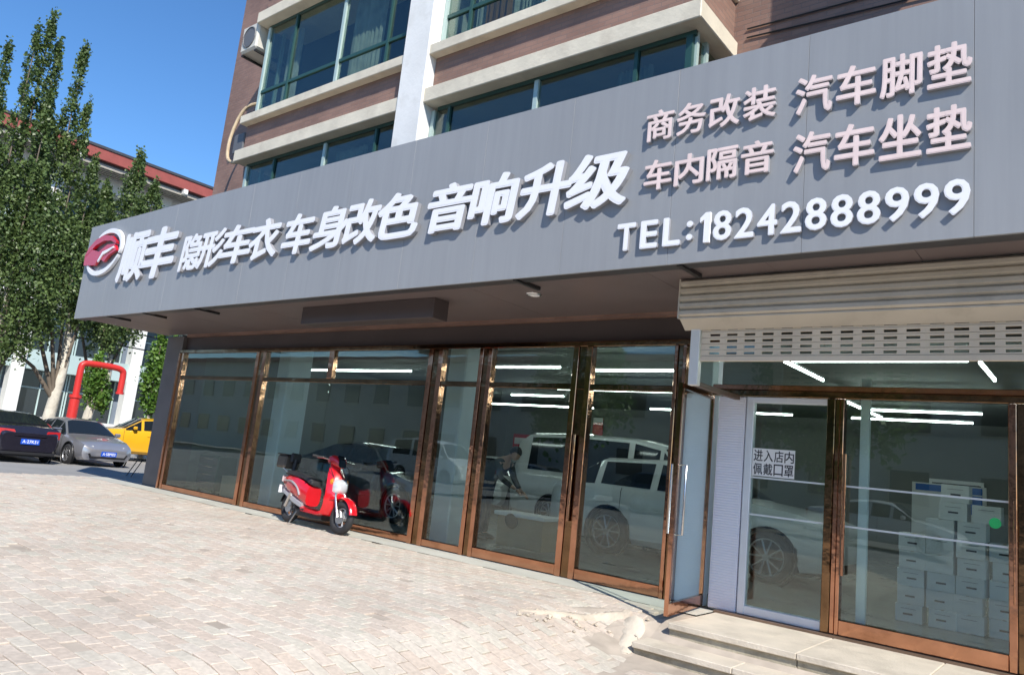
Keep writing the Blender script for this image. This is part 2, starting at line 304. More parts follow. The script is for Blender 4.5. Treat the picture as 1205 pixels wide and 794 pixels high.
_tc = bpy.data.curves.new('txt', 'FONT')
_to = bpy.data.objects.new('txt', _tc); col.objects.link(_to)
def text_mesh(s, x0, x1, z0, z1, y, depth, m, shear=0., bold=0., name='character'):
    """lettering standing on the plane Y=y, facing -Y, filling the given rectangle; heavier strokes by laying copies side by side"""
    _tc.body = s; _tc.extrude = 1.; _tc.resolution_u = 3
    bpy.context.view_layer.update()
    dg = bpy.context.evaluated_depsgraph_get()
    src = bpy.data.meshes.new_from_object(_to.evaluated_get(dg))
    n = len(src.vertices); co = np.empty(n*3, 'f'); src.vertices.foreach_get('co', co); co = co.reshape(-1, 3)
    fs = [tuple(p.vertices) for p in src.polygons]; bpy.data.meshes.remove(src)
    co[:, 0] += co[:, 1]*shear
    sh = [(0, 0)] if not bold else [(-bold, -bold*.7), (bold, -bold*.7), (bold, bold*.7), (-bold, bold*.7), (0, 0)]
    if bold > .023: sh = [(0, 0)] + [(bold*math.cos(R(22.5*k)), bold*.8*math.sin(R(22.5*k))) for k in range(16)]
    mn, mx_ = co.min(0)-bold, co.max(0)+bold; vs = []; ff = []
    for k, (a_, b_) in enumerate(sh):
        X = x0 + (co[:, 0]+a_-mn[0])/(mx_[0]-mn[0])*(x1-x0); Z = z0 + (co[:, 1]+b_-mn[1])/(mx_[1]-mn[1])*(z1-z0)
        Yv = np.where(co[:, 2] > 0, y-depth+k*.00015, y); o_ = len(vs)
        vs += list(map(tuple, np.stack([X, Yv, Z], 1).tolist())); ff += [tuple(i+o_ for i in f) for f in fs]
    me = bpy.data.meshes.new(name); me.from_pydata(vs, [], ff); me.materials.append(M[m])
    if depth > .01:
        me.materials.append(M['lside'])
        for p in me.polygons: p.material_index = 0 if abs(p.normal.y) > .7 else 1
    return me

# ================================================================ THE SETTING: ground
def sheet(name, x0, x1, y0, y1, step, zoff, m, kind='structure', hole=None):
    nx = max(1, int((x1-x0)/step)); ny = max(1, int((y1-y0)/step)); vs = []; fs = []
    for j in range(ny+1):
        for i in range(nx+1):
            x = x0+(x1-x0)*i/nx; y = y0+(y1-y0)*j/ny; vs.append((x, y, gz(x, y)+zoff))
    for j in range(ny):
        for i in range(nx):
            a = j*(nx+1)+i; fs.append((a, a+1, a+nx+2, a+nx+1))
    return MB().add(vs, fs).build(name, m, kind=kind)
g = MB(); g.add([(-1500,-1500,-.75),(1500,-1500,-.75),(1500,1500,-.75),(-1500,1500,-.75)], [(0,1,2,3)]); g.build('ground', 'ground', kind='structure')
sheet('forecourt', -44.9, -18.6, -30, 60, 3, -.012, 'asphalt')
sheet('road', -18.6, 30, -30, -10.4, 1.5, -.12, 'asphalt')
sheet('side_path', -18.6, -16.96, -.03, 13, 2, -.01, 'asphalt')
# paving: bond running along the shop front
PX0, PX1, PY0, PY1 = -18.6, 4.2, -10.4, -.55
sheet('pavement_bed', PX0, PX1, PY0, PY1, .45, -.011, 'bed')
sheet('concrete_apron', PX0, -3.42, PY1+.005, -.03, .35, .001, 'apron')
PW, PH, PJ = .24, .12, .006
def paver_geo(w_, h_, dz=0.):
    c = .005; t = .06; x, y = w_/2, h_/2
    vs = [(-x,-y,-t),(x,-y,-t),(x,y,-t),(-x,y,-t),(-x,-y,-c),(x,-y,-c),(x,y,-c),(-x,y,-c),(-x+c,-y+c,0),(x-c,-y+c,0),(x-c,y-c,0),(-x+c,y-c,0)]
    fs = [(0,1,5,4),(1,2,6,5),(2,3,7,6),(3,0,4,7),(4,5,9,8),(5,6,10,9),(6,7,11,10),(7,4,8,11),(8,9,10,11)]
    return vs, fs
pv, pf = paver_geo(PW-PJ, PH-PJ); pme = []
for k in range(6):
    me = MB().add(pv, pf).mesh('brick', 'paver')
    a = me.attributes.new('tone', 'FLOAT', 'FACE'); a.data.foreach_set('value', [random.random()]*len(me.polygons)); pme.append(me)
RM_T = RM.T
def proj(p):
    q = RM_T @ (np.array(p, float) - np.array(CAM)); 
    if q[2] > -.1: return None
    return 600 - F_*q[0]/q[2], 397 + F_*q[1]/q[2], -q[2]
cells = []
def in_step(x, y): return x > -3.62 and y > -1.62
rows = int((PY1-PY0)/PH)
for j in range(rows):
    y = PY1 - (j+.5)*PH; off = (j % 2)*PW/2
    for i in range(int((PX1-PX0)/PW)+1):
        x = PX0 + off + (i+.5)*PW
        if x > PX1 - PW/2 or in_step(x+PW/2, y): continue
        p = proj((x, y, gz(x, y)))
        vis = p is not None and -30 < p[0] < 1240 and -10 < p[1] < 830
        if not vis and (x < -14 or y < -8.5 or random.random() < .0): 
            if x < -12: continue
        cells.append((x, y, vis, math.dist((x, y, gz(x, y)), CAM)))
vis = sorted([c for c in cells if c[2]], key=lambda c: c[3])
near = set((c[0], c[1]) for c in vis[:300])
pave = thing('brick_pavement', (-9, -4, 0), 'pinkish beige brick pavement sloping down in front of the shop', 'pavement')
pave['kind'] = 'structure'
sv, sf, st = [], [], []
for (x, y, v_, d_) in cells:
    e = .02; z = gz(x, y); n = Vector((-(gz(x+e, y)-z)/e, -(gz(x, y+e)-z)/e, 1)).normalized()
    dz = random.gauss(0, .0016) - (random.uniform(.008, .016) if random.random() < .02 else 0); tl = Vector((random.gauss(0, .004), random.gauss(0, .005), 0)); n = (n + tl).normalized(); rz = random.gauss(0, .006)
    q = Vector((0,0,1)).rotation_difference(n)
    if (x, y) in near:
        o = bpy.data.objects.new('brick', random.choice(pme)); col.objects.link(o); o.parent = pave
        o.location = Vector((x, y, z+dz)) - pave.location; o.rotation_euler = q.to_euler(); o.rotation_euler.z += rz
    else:
        mtx = Matrix.Translation((x, y, z+dz)) @ q.to_matrix().to_4x4() @ Matrix.Rotation(rz, 4, 'Z')
        b0 = len(sv); sv += [(mtx @ Vector(p))[:] for p in pv]; sf += [tuple(k+b0 for k in f) for f in pf]; st += [random.random()]*len(pf)
me = bpy.data.meshes.new('paving_field'); me.from_pydata(sv, [], sf); me.materials.append(M['paver'])
a = me.attributes.new('tone', 'FLOAT', 'FACE'); a.data.foreach_set('value', st)
link('paving_field', me, pave, kind='stuff')

# ================================================================ entrance steps
st_ = thing('entrance_steps', (0, -.8, 0), 'two low stone steps below the right hand glass doors', 'steps')
x = -3.40; k = 0
while x < 4.2:
    L = [1.22, .96, 1.1][k % 3]; x1 = min(x+L, 4.3)
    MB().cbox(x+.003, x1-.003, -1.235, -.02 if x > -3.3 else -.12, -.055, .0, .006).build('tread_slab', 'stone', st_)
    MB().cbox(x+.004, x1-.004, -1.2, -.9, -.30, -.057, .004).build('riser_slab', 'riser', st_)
    x = x1; k += 1
x = -3.58; k = 0
while x < 4.2:
    L = [.98, 1.24, 1.05][k % 3]; x1 = min(x+L, 4.3)
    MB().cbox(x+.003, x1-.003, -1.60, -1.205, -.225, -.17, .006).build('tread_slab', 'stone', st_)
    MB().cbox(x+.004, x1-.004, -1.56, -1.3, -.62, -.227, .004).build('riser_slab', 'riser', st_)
    x = x1; k += 1
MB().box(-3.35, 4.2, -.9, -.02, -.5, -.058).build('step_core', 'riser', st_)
MB().box(-3.42, 4.2, -.118, .12, -.02, .022).build('threshold_strip', 'sill', st_)
# broken kerb stone and cement smear at the left end of the steps
def in_step0(x, y): return x > -3.6 and y > -1.62
def ridge(name, pts, wds, hts, m, **kw):
    """rough raised strip following the ground"""
    vs = []; fs = []; P_ = arc0(pts)
    n = len(P_)
    for i, p in enumerate(P_):
        u = i/(n-1)*(len(wds)-1); k = min(int(u), len(wds)-2); f = u-k; w_ = wds[k]*(1-f)+wds[k+1]*f; h = hts[k]*(1-f)+hts[k+1]*f
        d = (P_[min(i+1, n-1)]-P_[max(i-1, 0)]).normalized(); nn = Vector((-d.y, d.x, 0))
        for t_, hh in ((-1, -.03), (-.6, h*.6), (-.1, h), (.5, h*.8), (1, -.03)):
            q = p+nn*w_*t_*(1+random.gauss(0, .16)); vs.append((q.x, q.y, gz(q.x, q.y)+hh+random.gauss(0, .005)))
    for i in range(n-1):
        for k in range(4): fs.append((i*5+k, i*5+k+1, (i+1)*5+k+1, (i+1)*5+k))
    fs += [(0,1,2,3,4), tuple(range((n-1)*5, n*5))]
    return MB().add(vs, fs).build(name, m, smooth=60, **kw)
def arc0(ps, n=7):
    ps = [Vector((p[0], p[1], 0)) for p in ps]; out = []
    for i in range(len(ps)-1):
        for k in range(n): out.append(ps[i].lerp(ps[i+1], k/n)+Vector((random.gauss(0,.012), random.gauss(0,.012), 0)))
    return out+[ps[-1]]
ridge('cement_smear', [(-4.55,-2.15),(-4.35,-1.72),(-4.12,-1.35),(-3.88,-1.12)], [.035,.055,.05,.08], [.012,.03,.035,.045], 'cement', label='pale crumbling cement ridge running across the pavers to the steps', cat='cement')
rb_ = MB()
for k in range(26):
    x = -4.5+random.random()*.85; y = -2.1+(x+4.5)*1.1+random.gauss(0, .12); r_ = random.uniform(.012, .032)
    if in_step0(x, y): continue
    bm = bmesh.new(); bmesh.ops.create_icosphere(bm, subdivisions=1, radius=r_)
    for v in bm.verts: v.co = Vector((x, y, gz(x, y)+r_*.4)) + Vector((v.co.x*random.uniform(.7,1.5), v.co.y*random.uniform(.7,1.4), v.co.z*.7))
    bm.verts.index_update(); rb_.add([v.co[:] for v in bm.verts], [[v.index for v in f.verts] for f in bm.faces]); bm.free()
rb_.build('cement_rubble', 'cement', kind='stuff')
ridge('cement_patch', [(-3.78,-1.18),(-3.70,-1.45),(-3.60,-1.68)], [.13,.11,.05], [.045,.03,.01], 'stone', label='rough pale stone piece filling the left corner of the steps', cat='stone')
# ================================================================ shop interior (structure)
MB().box(-16.6, 4.2, .06, 12.2, -.06, .0).build('shop_floor', 'floor', kind='structure')
MB().box(-16.6, 4.2, .32, 12.2, 3.3, 3.34).build('shop_ceiling', 'iceil', kind='structure')
MB().box(-16.6, 4.2, 12.0, 12.2, .0, 3.3).build('shop_back_wall', 'iwall', kind='structure')
MB().box(-16.55, -16.4, .1, 12.0, .0, 3.3).build('shop_left_wall', 'iwall', kind='structure')
MB().box(4.0, 4.2, .1, 12.0, .0, 3.3).build('shop_right_wall', 'iwall', kind='structure')
for (xa, xb, ya, yb, lb) in ((-13.1,-12.72,.45,1.0,'pale blue interior column behind the second window from the left'), (-8.36,-7.98,.45,.95,'pale blue interior column behind the narrow middle window'), (-4.3,-3.98,.75,1.1,'pale interior column behind the open glass door')):
    o = MB().cbox(xa, xb, ya, yb, 0, 3.3, .02).build('column', 'icol'); tag(o, lb, 'column')

# ================================================================ apartment building
BX0, BX1 = -16.1, 9.
bld = thing('apartment_building', (-6, 3, 0), 'brown tiled apartment block with cream sills and green framed bay windows above the shop', 'building')
TOP = 22.
w_ = MB()
w_.box(BX0, BX1, 0, .3, 3.345, TOP)             # main front wall
w_.box(BX0, BX0+.3, .3, 12.6, 3.345, TOP)       # left flank
w_.box(BX1-.3, BX1, .3, 12.6, 3.345, TOP); w_.box(BX0+.3, BX1-.3, 12.3, 12.6, -.5, TOP); w_.box(BX0, BX1, .0, 12.6, TOP, TOP+.2)
w_.build('wall', 'brick', bld)
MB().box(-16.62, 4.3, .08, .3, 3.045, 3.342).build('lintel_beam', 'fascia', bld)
MB().box(4.3, BX1, -.02, .3, -.5, 3.342).build('ground_floor_wall', 'farwall', bld)
MB().box(-16.95, -16.22, .0, .62, -.05, 3.36).build('pilaster', 'pilaster', bld)
MB().box(-16.95, -16.6, .62, 12.6, -.05, 3.36).build('flank_wall', 'pilaster', bld)
MB().cbox(-3.53, -3.215, -.03, .12, .022, 2.36, .008).build('siding_panel', 'siding', bld); MB().cbox(-3.955, -3.60, -.0, .12, .012, 2.39, .008).build('siding_panel', 'icol', bld)
# bays ----------------------------------------------------------
FL = 3.0; BY = -.98
def bay(xa, xb, nfloor, left_end, right_end, cols_lo, cols_up):
    for fl in range(-1, nfloor):
        zs = 6.6 + fl*FL       # underside of the band
        # cream slab edge, tiled spandrel, cream sill
        if fl >= 0:
            MB().cbox(xa-.03, xb+.03, BY-.09, -.0, zs, zs+.24, .012).build('slab_edge', 'cream', bld)
            MB().box(xa+.03, xb-.03, BY+.06, -.0, zs+.24, zs+.80).build('spandrel', 'brick', bld)
            MB().cbox(xa-.02, xb+.02, BY-.09, -.0, zs+.80, zs+.97, .012).build('sill', 'cream', bld)
        z0 = zs+.97; z1 = zs+FL
        if fl < 0: z0 = 3.9
        # window across the bay
        wn = MB().box(xa+.12, xb-.12, BY+.13, BY+.17, z1-.06, z1).build('window', 'wframe', bld)
        cs = cols_lo if fl < 0 else cols_up
        MB().box(xa+.12, xb-.12, BY+.13, BY+.17, z0, z0+.05).build('frame', 'wframe', wn)
        tz = z0+.55 if fl >= 0 else z1-.42
        for i in range(len(cs)-1):
            a_, b_ = cs[i], cs[i+1]
            th = .05 if i % 2 else .07
            MB().box(a_-th/2, a_+th/2, BY+.10, BY+.17, z0+.05, z1-.06).build('mullion', 'wframe2' if i % 2 == 0 else 'wframe', wn)
            if fl >= 0: MB().box(a_+th/2, b_-.03, BY+.11, BY+.165, tz-.03, tz+.03).build('transom', 'wframe', wn)
            MB().box(a_+th/2, b_-.02, BY+.135, BY+.143, z0+.05, z1-.06).build('pane', 'glassw', wn)
        MB().box(cs[-1]-.05, cs[-1]+.03, BY+.10, BY+.17, z0+.05, z1-.06).build('mullion', 'wframe', wn)
        # side lights
        for side, xs, on in ((-1, xa+.12, left_end), (1, xb-.12, right_end)):
            if not on: continue
            xm = xs - side*.03
            MB().box(xm-.012, xm-.004, BY+.2, -.1, z0, z1-.06).build('side_pane', 'glassw', wn)
            for yy in (BY+.17, -.55, -.1): MB().box(xm-.04, xm+.03, yy, yy+.06, z0, z1).build('side_mullion', 'wframe2' if yy < -.2 else 'wframe', wn)
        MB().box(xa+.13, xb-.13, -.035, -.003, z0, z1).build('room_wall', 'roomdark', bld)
        # curtains, folded
        for _ in range(3 if fl >= 0 else 1):
            c0 = random.uniform(xa+.3, xb-1.2); wd = random.uniform(.4, .9); vs = []; fs = []; n = 24
            for i in range(n+1):
                for zz in (z0+.02, z1-.1): vs.append((c0+wd*i/n, BY+.42+.035*math.sin(i*1.9), zz))
            for i in range(n): fs.append((2*i, 2*i+2, 2*i+3, 2*i+1))
            MB().add(vs, fs).build('curtain', 'curtain', bld)
        if fl == 0 and right_end:
            vs = []; fs = []
            for i in range(17):
                for zz in (z0+.02, z1-.1): vs.append((-7.38+.5*i/16, BY+.33+.03*math.sin(i*1.7), zz))
            for i in range(16): fs.append((2*i, 2*i+2, 2*i+3, 2*i+1))
            MB().add(vs, fs).build('curtain', 'orange', bld, label='orange curtain')
bay(-13.4, -8.66, 4, True, False, [-13.22, -12.28, -10.72, -9.36, -8.72], [-13.22, -12.28, -10.74, -9.4, -8.72])
bay(-8.1, -3.6, 4, False, True, [-8.04, -7.7, -6.05, -4.5, -3.78], [-8.04, -7.5, -6.0, -4.6, -3.78])
bay(2.2, 6.6, 4, True, True, [2.4, 3.6, 5, 6.4], [2.4, 3.6, 5, 6.4])
MB().cbox(-8.67, -8.09, BY-.12, 0, 3.9, TOP, .015).build('pillar', 'creamw', bld)
# the sun-shaded projecting bay beyond the frame throws its shade on the wall between
MB().cbox(-1.6, -.2, -1.0, 0, 8.24, 8.42, .01).build('slab_edge', 'cream', bld); MB().box(-1.55, -.25, -.95, 0, 8.42, 12).build('small_bay_wall', 'brick', bld)
# AC unit, hose, cables, wall lamp
ac = thing('air_conditioner', (-13.75, -.75, 9.05), 'cream outdoor air conditioner unit hung at the left end of the upper bay', 'air conditioner')
MB().cbox(-14.05, -13.45, -1.0, -.2, 9.12, 9.72, .04).build('casing', 'ac', ac)
MB().torus((-13.75, -1.005, 9.42), (0,1,0), .22, .015, 20, 6).build('fan_ring', 'grille', ac)
MB().cyl((-13.75, -1.002, 9.42), (0,1,0), .2, .01, 20).build('fan_grille', 'grille', ac)
for x in (-13.98, -13.5): MB().box(x-.02, x+.02, -.98, .0, 9.06, 9.10).build('bracket', 'mail', ac)
def arc(ps, n=8):
    """Catmull-Rom through points"""
    ps = [Vector(p) for p in ps]; q = [ps[0]*2-ps[1]] + ps + [ps[-1]*2-ps[-2]]; out = []
    for i in range(1, len(q)-2):
        for k in range(n):
            t = k/n; out.append(.5*((2*q[i]) + (q[i+1]-q[i-1])*t + (2*q[i-1]-5*q[i]+4*q[i+1]-q[i+2])*t*t + (3*q[i]-q[i-1]-3*q[i+1]+q[i+2])*t**3))
    out.append(q[-2]); return out
MB().tube(arc([(-13.9,-.3,8.35),(-14.35,-.5,8.2),(-14.55,-.6,7.6),(-14.35,-.7,7.0),(-13.75,-.8,6.75),(-13.5,-.7,6.9)]), .035, 8).build('air_conditioner_hose', 'foam', smooth=True, label='looped tan insulated hose hanging left of the lower bay sill', cat='hose')
MB().tube(arc([(-14.0,-.05,8.3),(-14.5,-.08,8.0),(-14.75,-.08,7.3),(-14.5,-.08,6.7),(-14.0,-.1,6.4)]), .02, 6).build('air_conditioner_hose', 'black', smooth=True, label='thin black cable looping down the brick wall beside the tan hose', cat='cable')
j = MB().cbox(-13.85, -13.47, -.9, -.55, 6.9, 7.32, .02).build('junction_box', 'grille'); tag(j, 'small grey metal box on the lower sill at the left end of the bay', 'box')
for k, (a_, b_, s_) in enumerate((((-3.45,-.02,6.98),(9,-.04,7.1),.12), ((-3.45,-.02,6.86),(9,-.05,6.95),.2))):
    a_, b_ = Vector(a_), Vector(b_); pts = [a_.lerp(b_, t/16) - Vector((0,.0,s_*4*(t/16)*(1-t/16))) for t in range(17)]
    MB().tube(pts, .011, 5).build('wall_cable', 'black', label=['thin black cable on the brick wall, the upper of two', 'thin black cable on the brick wall, the lower of two'][k], cat='cable', group='cables on the brick wall')

# ================================================================ canopy with sign
SX0, SX1, SY, SZ0, SZ1 = -17.1, 4.25, -2.0, 3.37, 5.39
sg = thing('sign_board', (-6, -2, 3.37), 'long grey shop sign board with raised white Chinese lettering and a phone number', 'sign')
npan = 17; pw = (SX1-SX0)/npan
for k in range(npan):
    a_ = SX0+k*pw
    MB().cbox(a_+.0015, a_+pw-.0015, SY+random.uniform(-.001, .0015), SY+.03, SZ0, SZ1, .0012).build('panel', 'sign', sg)
MB().box(SX0+.02, SX1, SY+.035, SY+.22, SZ0+.01, SZ1-.01).build('backing_frame', 'dkgrey', sg)
MB().box(SX0-.004, SX0+.015, SY+.031, SY+.25, SZ0, SZ1).build('end_panel', 'sign', sg)
cn = thing('canopy', (-6, -1, 3.4), 'dark brownish canopy ceiling slab over the shop front', 'canopy')
xx = SX0+.02; k = 0
while xx < SX1:
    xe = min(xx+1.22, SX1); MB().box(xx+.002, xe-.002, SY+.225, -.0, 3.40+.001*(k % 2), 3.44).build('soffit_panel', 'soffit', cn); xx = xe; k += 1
MB().box(SX0+.03, SX1, SY+.225, -.0, 3.84, 3.9).build('roof_slab', 'dkgrey', cn)
MB().box(SX0+.021, SX0+.06, SY+.26, -.0, 3.442, 3.84).build('end_board', 'dkgrey', cn)
for xx in (-15.6, -14.1, -12.2, -5.2, -3.2): MB().box(xx, xx+.05, SY+.04, SY+.5, 3.36, 3.398).build('bracket', 'mail', cn)
hb = thing('shutter_housing', (-8.2, -1.2, 3.12), 'long brown box housing a rolled up shutter under the middle of the canopy', 'housing')
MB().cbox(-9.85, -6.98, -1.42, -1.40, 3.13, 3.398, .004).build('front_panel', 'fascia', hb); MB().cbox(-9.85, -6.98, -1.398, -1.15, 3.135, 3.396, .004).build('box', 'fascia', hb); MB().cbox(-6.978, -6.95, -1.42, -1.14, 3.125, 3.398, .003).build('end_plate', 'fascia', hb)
dl = thing('downlight', (-5.46, -1.22, 3.4), 'small round downlight set in the canopy ceiling', 'light')
MB().torus((-5.46,-1.22,3.397), (0,0,1), .085, .014, 20, 6).build('ring', 'steel', dl); MB().cyl((-5.46,-1.22,3.396), (0,0,1), .075, .008, 20).build('lens', 'paper', dl)

def chars(parent, s, boxes, z0, z1, m, depth, shear, bold, stand=.0):
    for c, bx in zip(s, boxes):
        x0, x1 = bx[0], bx[1]; za, zb = (bx[2], bx[3]) if len(bx) > 2 else (z0, z1)
        link('character', text_mesh(c, x0, x1, za, zb, SY-stand-.004, depth, m, shear, bold), parent)
D1 = .06
chars(sg, '顺丰', [(-15.3,-14.12,3.99,5.0), (-14.38,-13.0,3.98,4.98)], 0, 0, 'wletter', D1, .14, .042)
chars(sg, '隐形车衣', [(-12.82,-12.1),(-12.2,-11.36),(-11.5,-10.5),(-10.62,-9.78)], 4.03, 4.70, 'wletter', D1, .14, .036)
chars(sg, '车身改色', [(-9.72,-8.95),(-9.0,-8.14),(-8.26,-7.5),(-7.56,-6.76)], 4.03, 4.67, 'wletter', D1, .14, .038)
chars(sg, '音响升级', [(-6.62,-5.86),(-5.92,-5.16),(-5.18,-4.44),(-4.52,-3.74)], 4.02, 4.65, 'wletter', D1, .12, .038)
def row(s, x0, x1, z0, z1, m, bold=.026, gap=.1, depth=.04):
    n = len(s); w1 = (x1-x0)/(n+gap*(n-1)); chars(sg, s, [(x0+i*w1*(1+gap), x0+i*w1*(1+gap)+w1) for i in range(n)], z0, z1, m, depth, 0, bold, .0)
row('商务改装', -3.60, -2.29, 4.65, 4.98, 'pletter'); row('车内隔音', -3.58, -2.29, 4.13, 4.45, 'pletter')
row('汽车脚垫', -2.12, -.78, 4.60, 4.97, 'pletter'); row('汽车坐垫', -2.12, -.78, 4.06, 4.44, 'pletter')
for c, xa, xb in (('T',-3.84,-3.63),('E',-3.575,-3.385),('L',-3.33,-3.145),(':',-3.085,-3.02)):
    link('character', text_mesh(c, xa, xb, 3.54 if c != ':' else 3.575, 3.83 if c != ':' else 3.77, SY-.004, .035, 'wletter', 0, .03), sg)
x = -2.95
for c in '18242888999':
    wd = .10 if c == '1' else .177
    if c == '1': MB().prism([(x+.04,3.54),(x+.098,3.54),(x+.098,3.83),(x+.052,3.83),(x+.0,3.782),(x+.0,3.735),(x+.04,3.762)], SY-.039, SY-.004).build('character', 'wletter', sg)
    else: link('character', text_mesh(c, x, x+wd, 3.54, 3.83, SY-.004, .035, 'wletter', 0, .024), sg)
    x += wd+.029
# logo: white ring swoosh and red car outline
def ribbon(path, widths, y, d, m, name):
    n = len(path); P_ = [Vector((p[0], 0, p[1])) for p in path]; vs = []
    for i, p in enumerate(P_):
        t = (P_[min(i+1, n-1)]-P_[max(i-1, 0)]).normalized(); nn = Vector((-t.z, 0, t.x))*widths[i]/2
        for q in (p+nn, p-nn):
            vs.append((q.x, y-d, q.z)); vs.append((q.x, y, q.z))
    fs = []
    for i in range(n-1):
        a_ = 4*i; b_ = a_+4; fs += [(a_, a_+2, b_+2, b_), (a_+1, b_+1, b_+3, a_+3), (a_, b_, b_+1, a_+1), (a_+2, a_+3, b_+3, b_+2)]
    fs += [(0, 1, 3, 2), (4*n-4, 4*n-2, 4*n-1, 4*n-3)]
    return MB().add(vs, fs).build(name, m, sg)
LX, LZ = -16.08, 4.72
def ell(t0, t1, rx=.74, rz=.44, n=28, w0=.03, w1=.10):
    ps = []; ws = []
    for i in range(n):
        u = i/(n-1); t = t0+(t1-t0)*u; ps.append((LX+rx*math.cos(t)+.25*rz*math.sin(t), LZ+rz*math.sin(t))); ws.append(w0+(w1-w0)*math.sin(math.pi*u)**.7)
    return ps, ws
ribbon(*ell(R(-10), R(128)), SY-.01, .06, 'wletter', 'logo_ring'); ribbon(*ell(R(190), R(345)), SY-.01, .06, 'wletter', 'logo_ring')
ribbon([(LX-.86,LZ-.02),(LX-.7,LZ+.1),(LX-.42,LZ+.24),(LX-.05,LZ+.3),(LX+.3,LZ+.26),(LX+.56,LZ+.14)], [.03,.12,.13,.12,.1,.04], SY-.02, .07, 'red', 'logo_car_roof')
MB().prism([(LX-.85,LZ-.22),(LX-.87,LZ-.02),(LX-.55,LZ+.1),(LX-.2,LZ+.02),(LX+.15,LZ+.14),(LX+.5,LZ+.12),(LX+.62,LZ-.02),(LX+.3,LZ-.1),(LX+.12,LZ-.22),(LX-.12,LZ-.12),(LX-.3,LZ-.26)], SY-.03, SY-.085).build('logo_car_body', 'red', sg)
ribbon([(LX-.12,LZ-.2),(LX+.05,LZ-.04),(LX+.3,LZ-.0),(LX+.5,LZ+.05)], [.05,.08,.06,.03], SY-.086, .02, 'wletter', 'logo_highlight')

# ================================================================ left glazed shop front
fr = thing('glass_shopfront', (-10, 0, 0), 'long glazed shop front in rose gold metal frames behind the scooter', 'shopfront')
def fbox(*a, m='gold', name='frame', p=fr): return MB().cbox(*a, .006).build(name, m, p)
ZT, ZM = 3.04, 2.43
fbox(-16.22, -3.56, -.05, .06, ZT-.07, ZT, name='head_rail', m='gold2')
fbox(-16.22, -3.56, -.04, .06, ZM-.035, ZM+.04, name='transom', m='gold2')
MX = [(-16.22,-15.98), (-13.14,-12.8), (-8.33,-8.02), (-7.27,-7.02), (-5.60,-5.30), (-4.12,-3.96)]
for a_, b_ in MX:
    w3 = (b_-a_)
    fbox(a_, a_+w3*.3, -.055, .065, .0, ZT-.07, name='post'); fbox(a_+w3*.3+.002, b_-w3*.3-.002, -.035, .05, .0, ZT-.07, name='post', m='gold2'); fbox(b_-w3*.3, b_, -.055, .065, .0, ZT-.07, name='post')
MB().box(-3.96, -3.57, -.004, .006, ZM+.04, ZT-.07).build('pane', 'glassf', fr)
fbox(-10.84, -10.7, -.045, .05, ZM+.04, ZT-.07, name='post')
for i in range(len(MX)-1):
    a_, b_ = MX[i][1], MX[i+1][0]
    hgt = .11 if i < 3 else .14
    fbox(a_, b_, -.045, .05, .01, hgt, name='base_rail')
    if i == 1:
        spl = [(a_, -10.775), (-10.765, b_)]; up = [(a_, -10.84), (-10.7, b_)]
    else: spl = [(a_, b_)]; up = [(a_, b_)]
    for (p, q) in spl: MB().box(p+.003, q-.003, -.004, .006, hgt, ZM-.035).build('pane', 'glassf', fr)
    for (p, q) in up: MB().box(p, q, -.004, .006, ZM+.04, ZT-.07).build('pane', 'glassf', fr)
MB().box(-16.3, -3.55, -.02, .09, -.06, .008).build('threshold', 'sill', fr)
MB().cyl((-5.45, -.07, 1.25), (0,0,1), .02, 1.1, 10).build('pull_handle', 'gold', fr)
# open door leaf
HX, HY, EX, EY = -3.585, -.075, -3.48, -1.13
dr = thing('glass_door', (HX, HY, 0), 'open glass door leaf with long steel pull handle, swung out beside the white siding', 'door')
dv = Vector((EX-HX, EY-HY, 0)); L_ = dv.length; dx = dv/L_; dn = Vector((-dx.y, dx.x, 0))
def leaf(a, b, z0, z1, th, m, name): return MB().obox(Vector((HX, HY, z0))+dx*a-dn*th/2, dx*(b-a), dn*th, (0,0,z1-z0)).build(name, m, dr)
leaf(0, .03, .03, 2.36, .04, 'gold', 'stile'); leaf(L_-.035, L_, .03, 2.36, .045, 'gold', 'stile'); leaf(.03, L_-.035, .03, .15, .04, 'gold', 'bottom_rail'); leaf(.03, L_-.035, 2.31, 2.36, .04, 'gold2', 'top_rail'); leaf(.032, L_-.037, .15, 2.31, .012, 'glassd', 'pane')
for sgn in (1, -1):
    c0 = Vector((HX, HY, 0)) + dx*(L_-.11) + dn*sgn*.075
    MB().tube([c0-dn*sgn*.075+Vector((0,0,.82)), c0+Vector((0,0,.82)), c0+Vector((0,0,1.52)), c0-dn*sgn*.075+Vector((0,0,1.52))], .013, 10).build('pull_handle', 'steel', dr, smooth=60)

# ================================================================ right glazed shop front
fr2 = thing('glass_entrance', (-1.5, 0, 0), 'right hand glass entrance with white framed door under the roller shutter', 'shopfront')
def f2(*a, m='gold', name='frame'): return MB().cbox(*a, .006).build(name, m, fr2)
f2(-3.61, 4.2, -.05, .06, 2.37, 2.44, m='gold2', name='transom'); f2(-3.61, 4.2, -.045, .055, 2.441, 2.5, m='gold', name='transom')
MB().box(-3.5, 4.2, -.004, .006, 2.5, 3.3).build('pane', 'glassf', fr2)
f2(-3.20, -3.12, -.03, .06, .024, 2.365, m='dframe', name='post'); f2(-3.12, -2.33, -.03, .06, 2.30, 2.365, m='dframe', name='door_head'); f2(-3.12, -2.33, -.03, .06, .024, .12, m='dframe', name='base_rail')
MB().box(-3.12, -2.33, .004, .012, .12, 2.30).build('pane', 'glassf', fr2)
f2(-2.33, -2.25, -.055, .065, .024, 2.365, m='gold2', name='post'); f2(-2.248, -2.2, -.04, .055, .024, 2.365, m='gold', name='post'); f2(-2.198, -2.16, -.055, .065, .024, 2.365, m='gold', name='post')
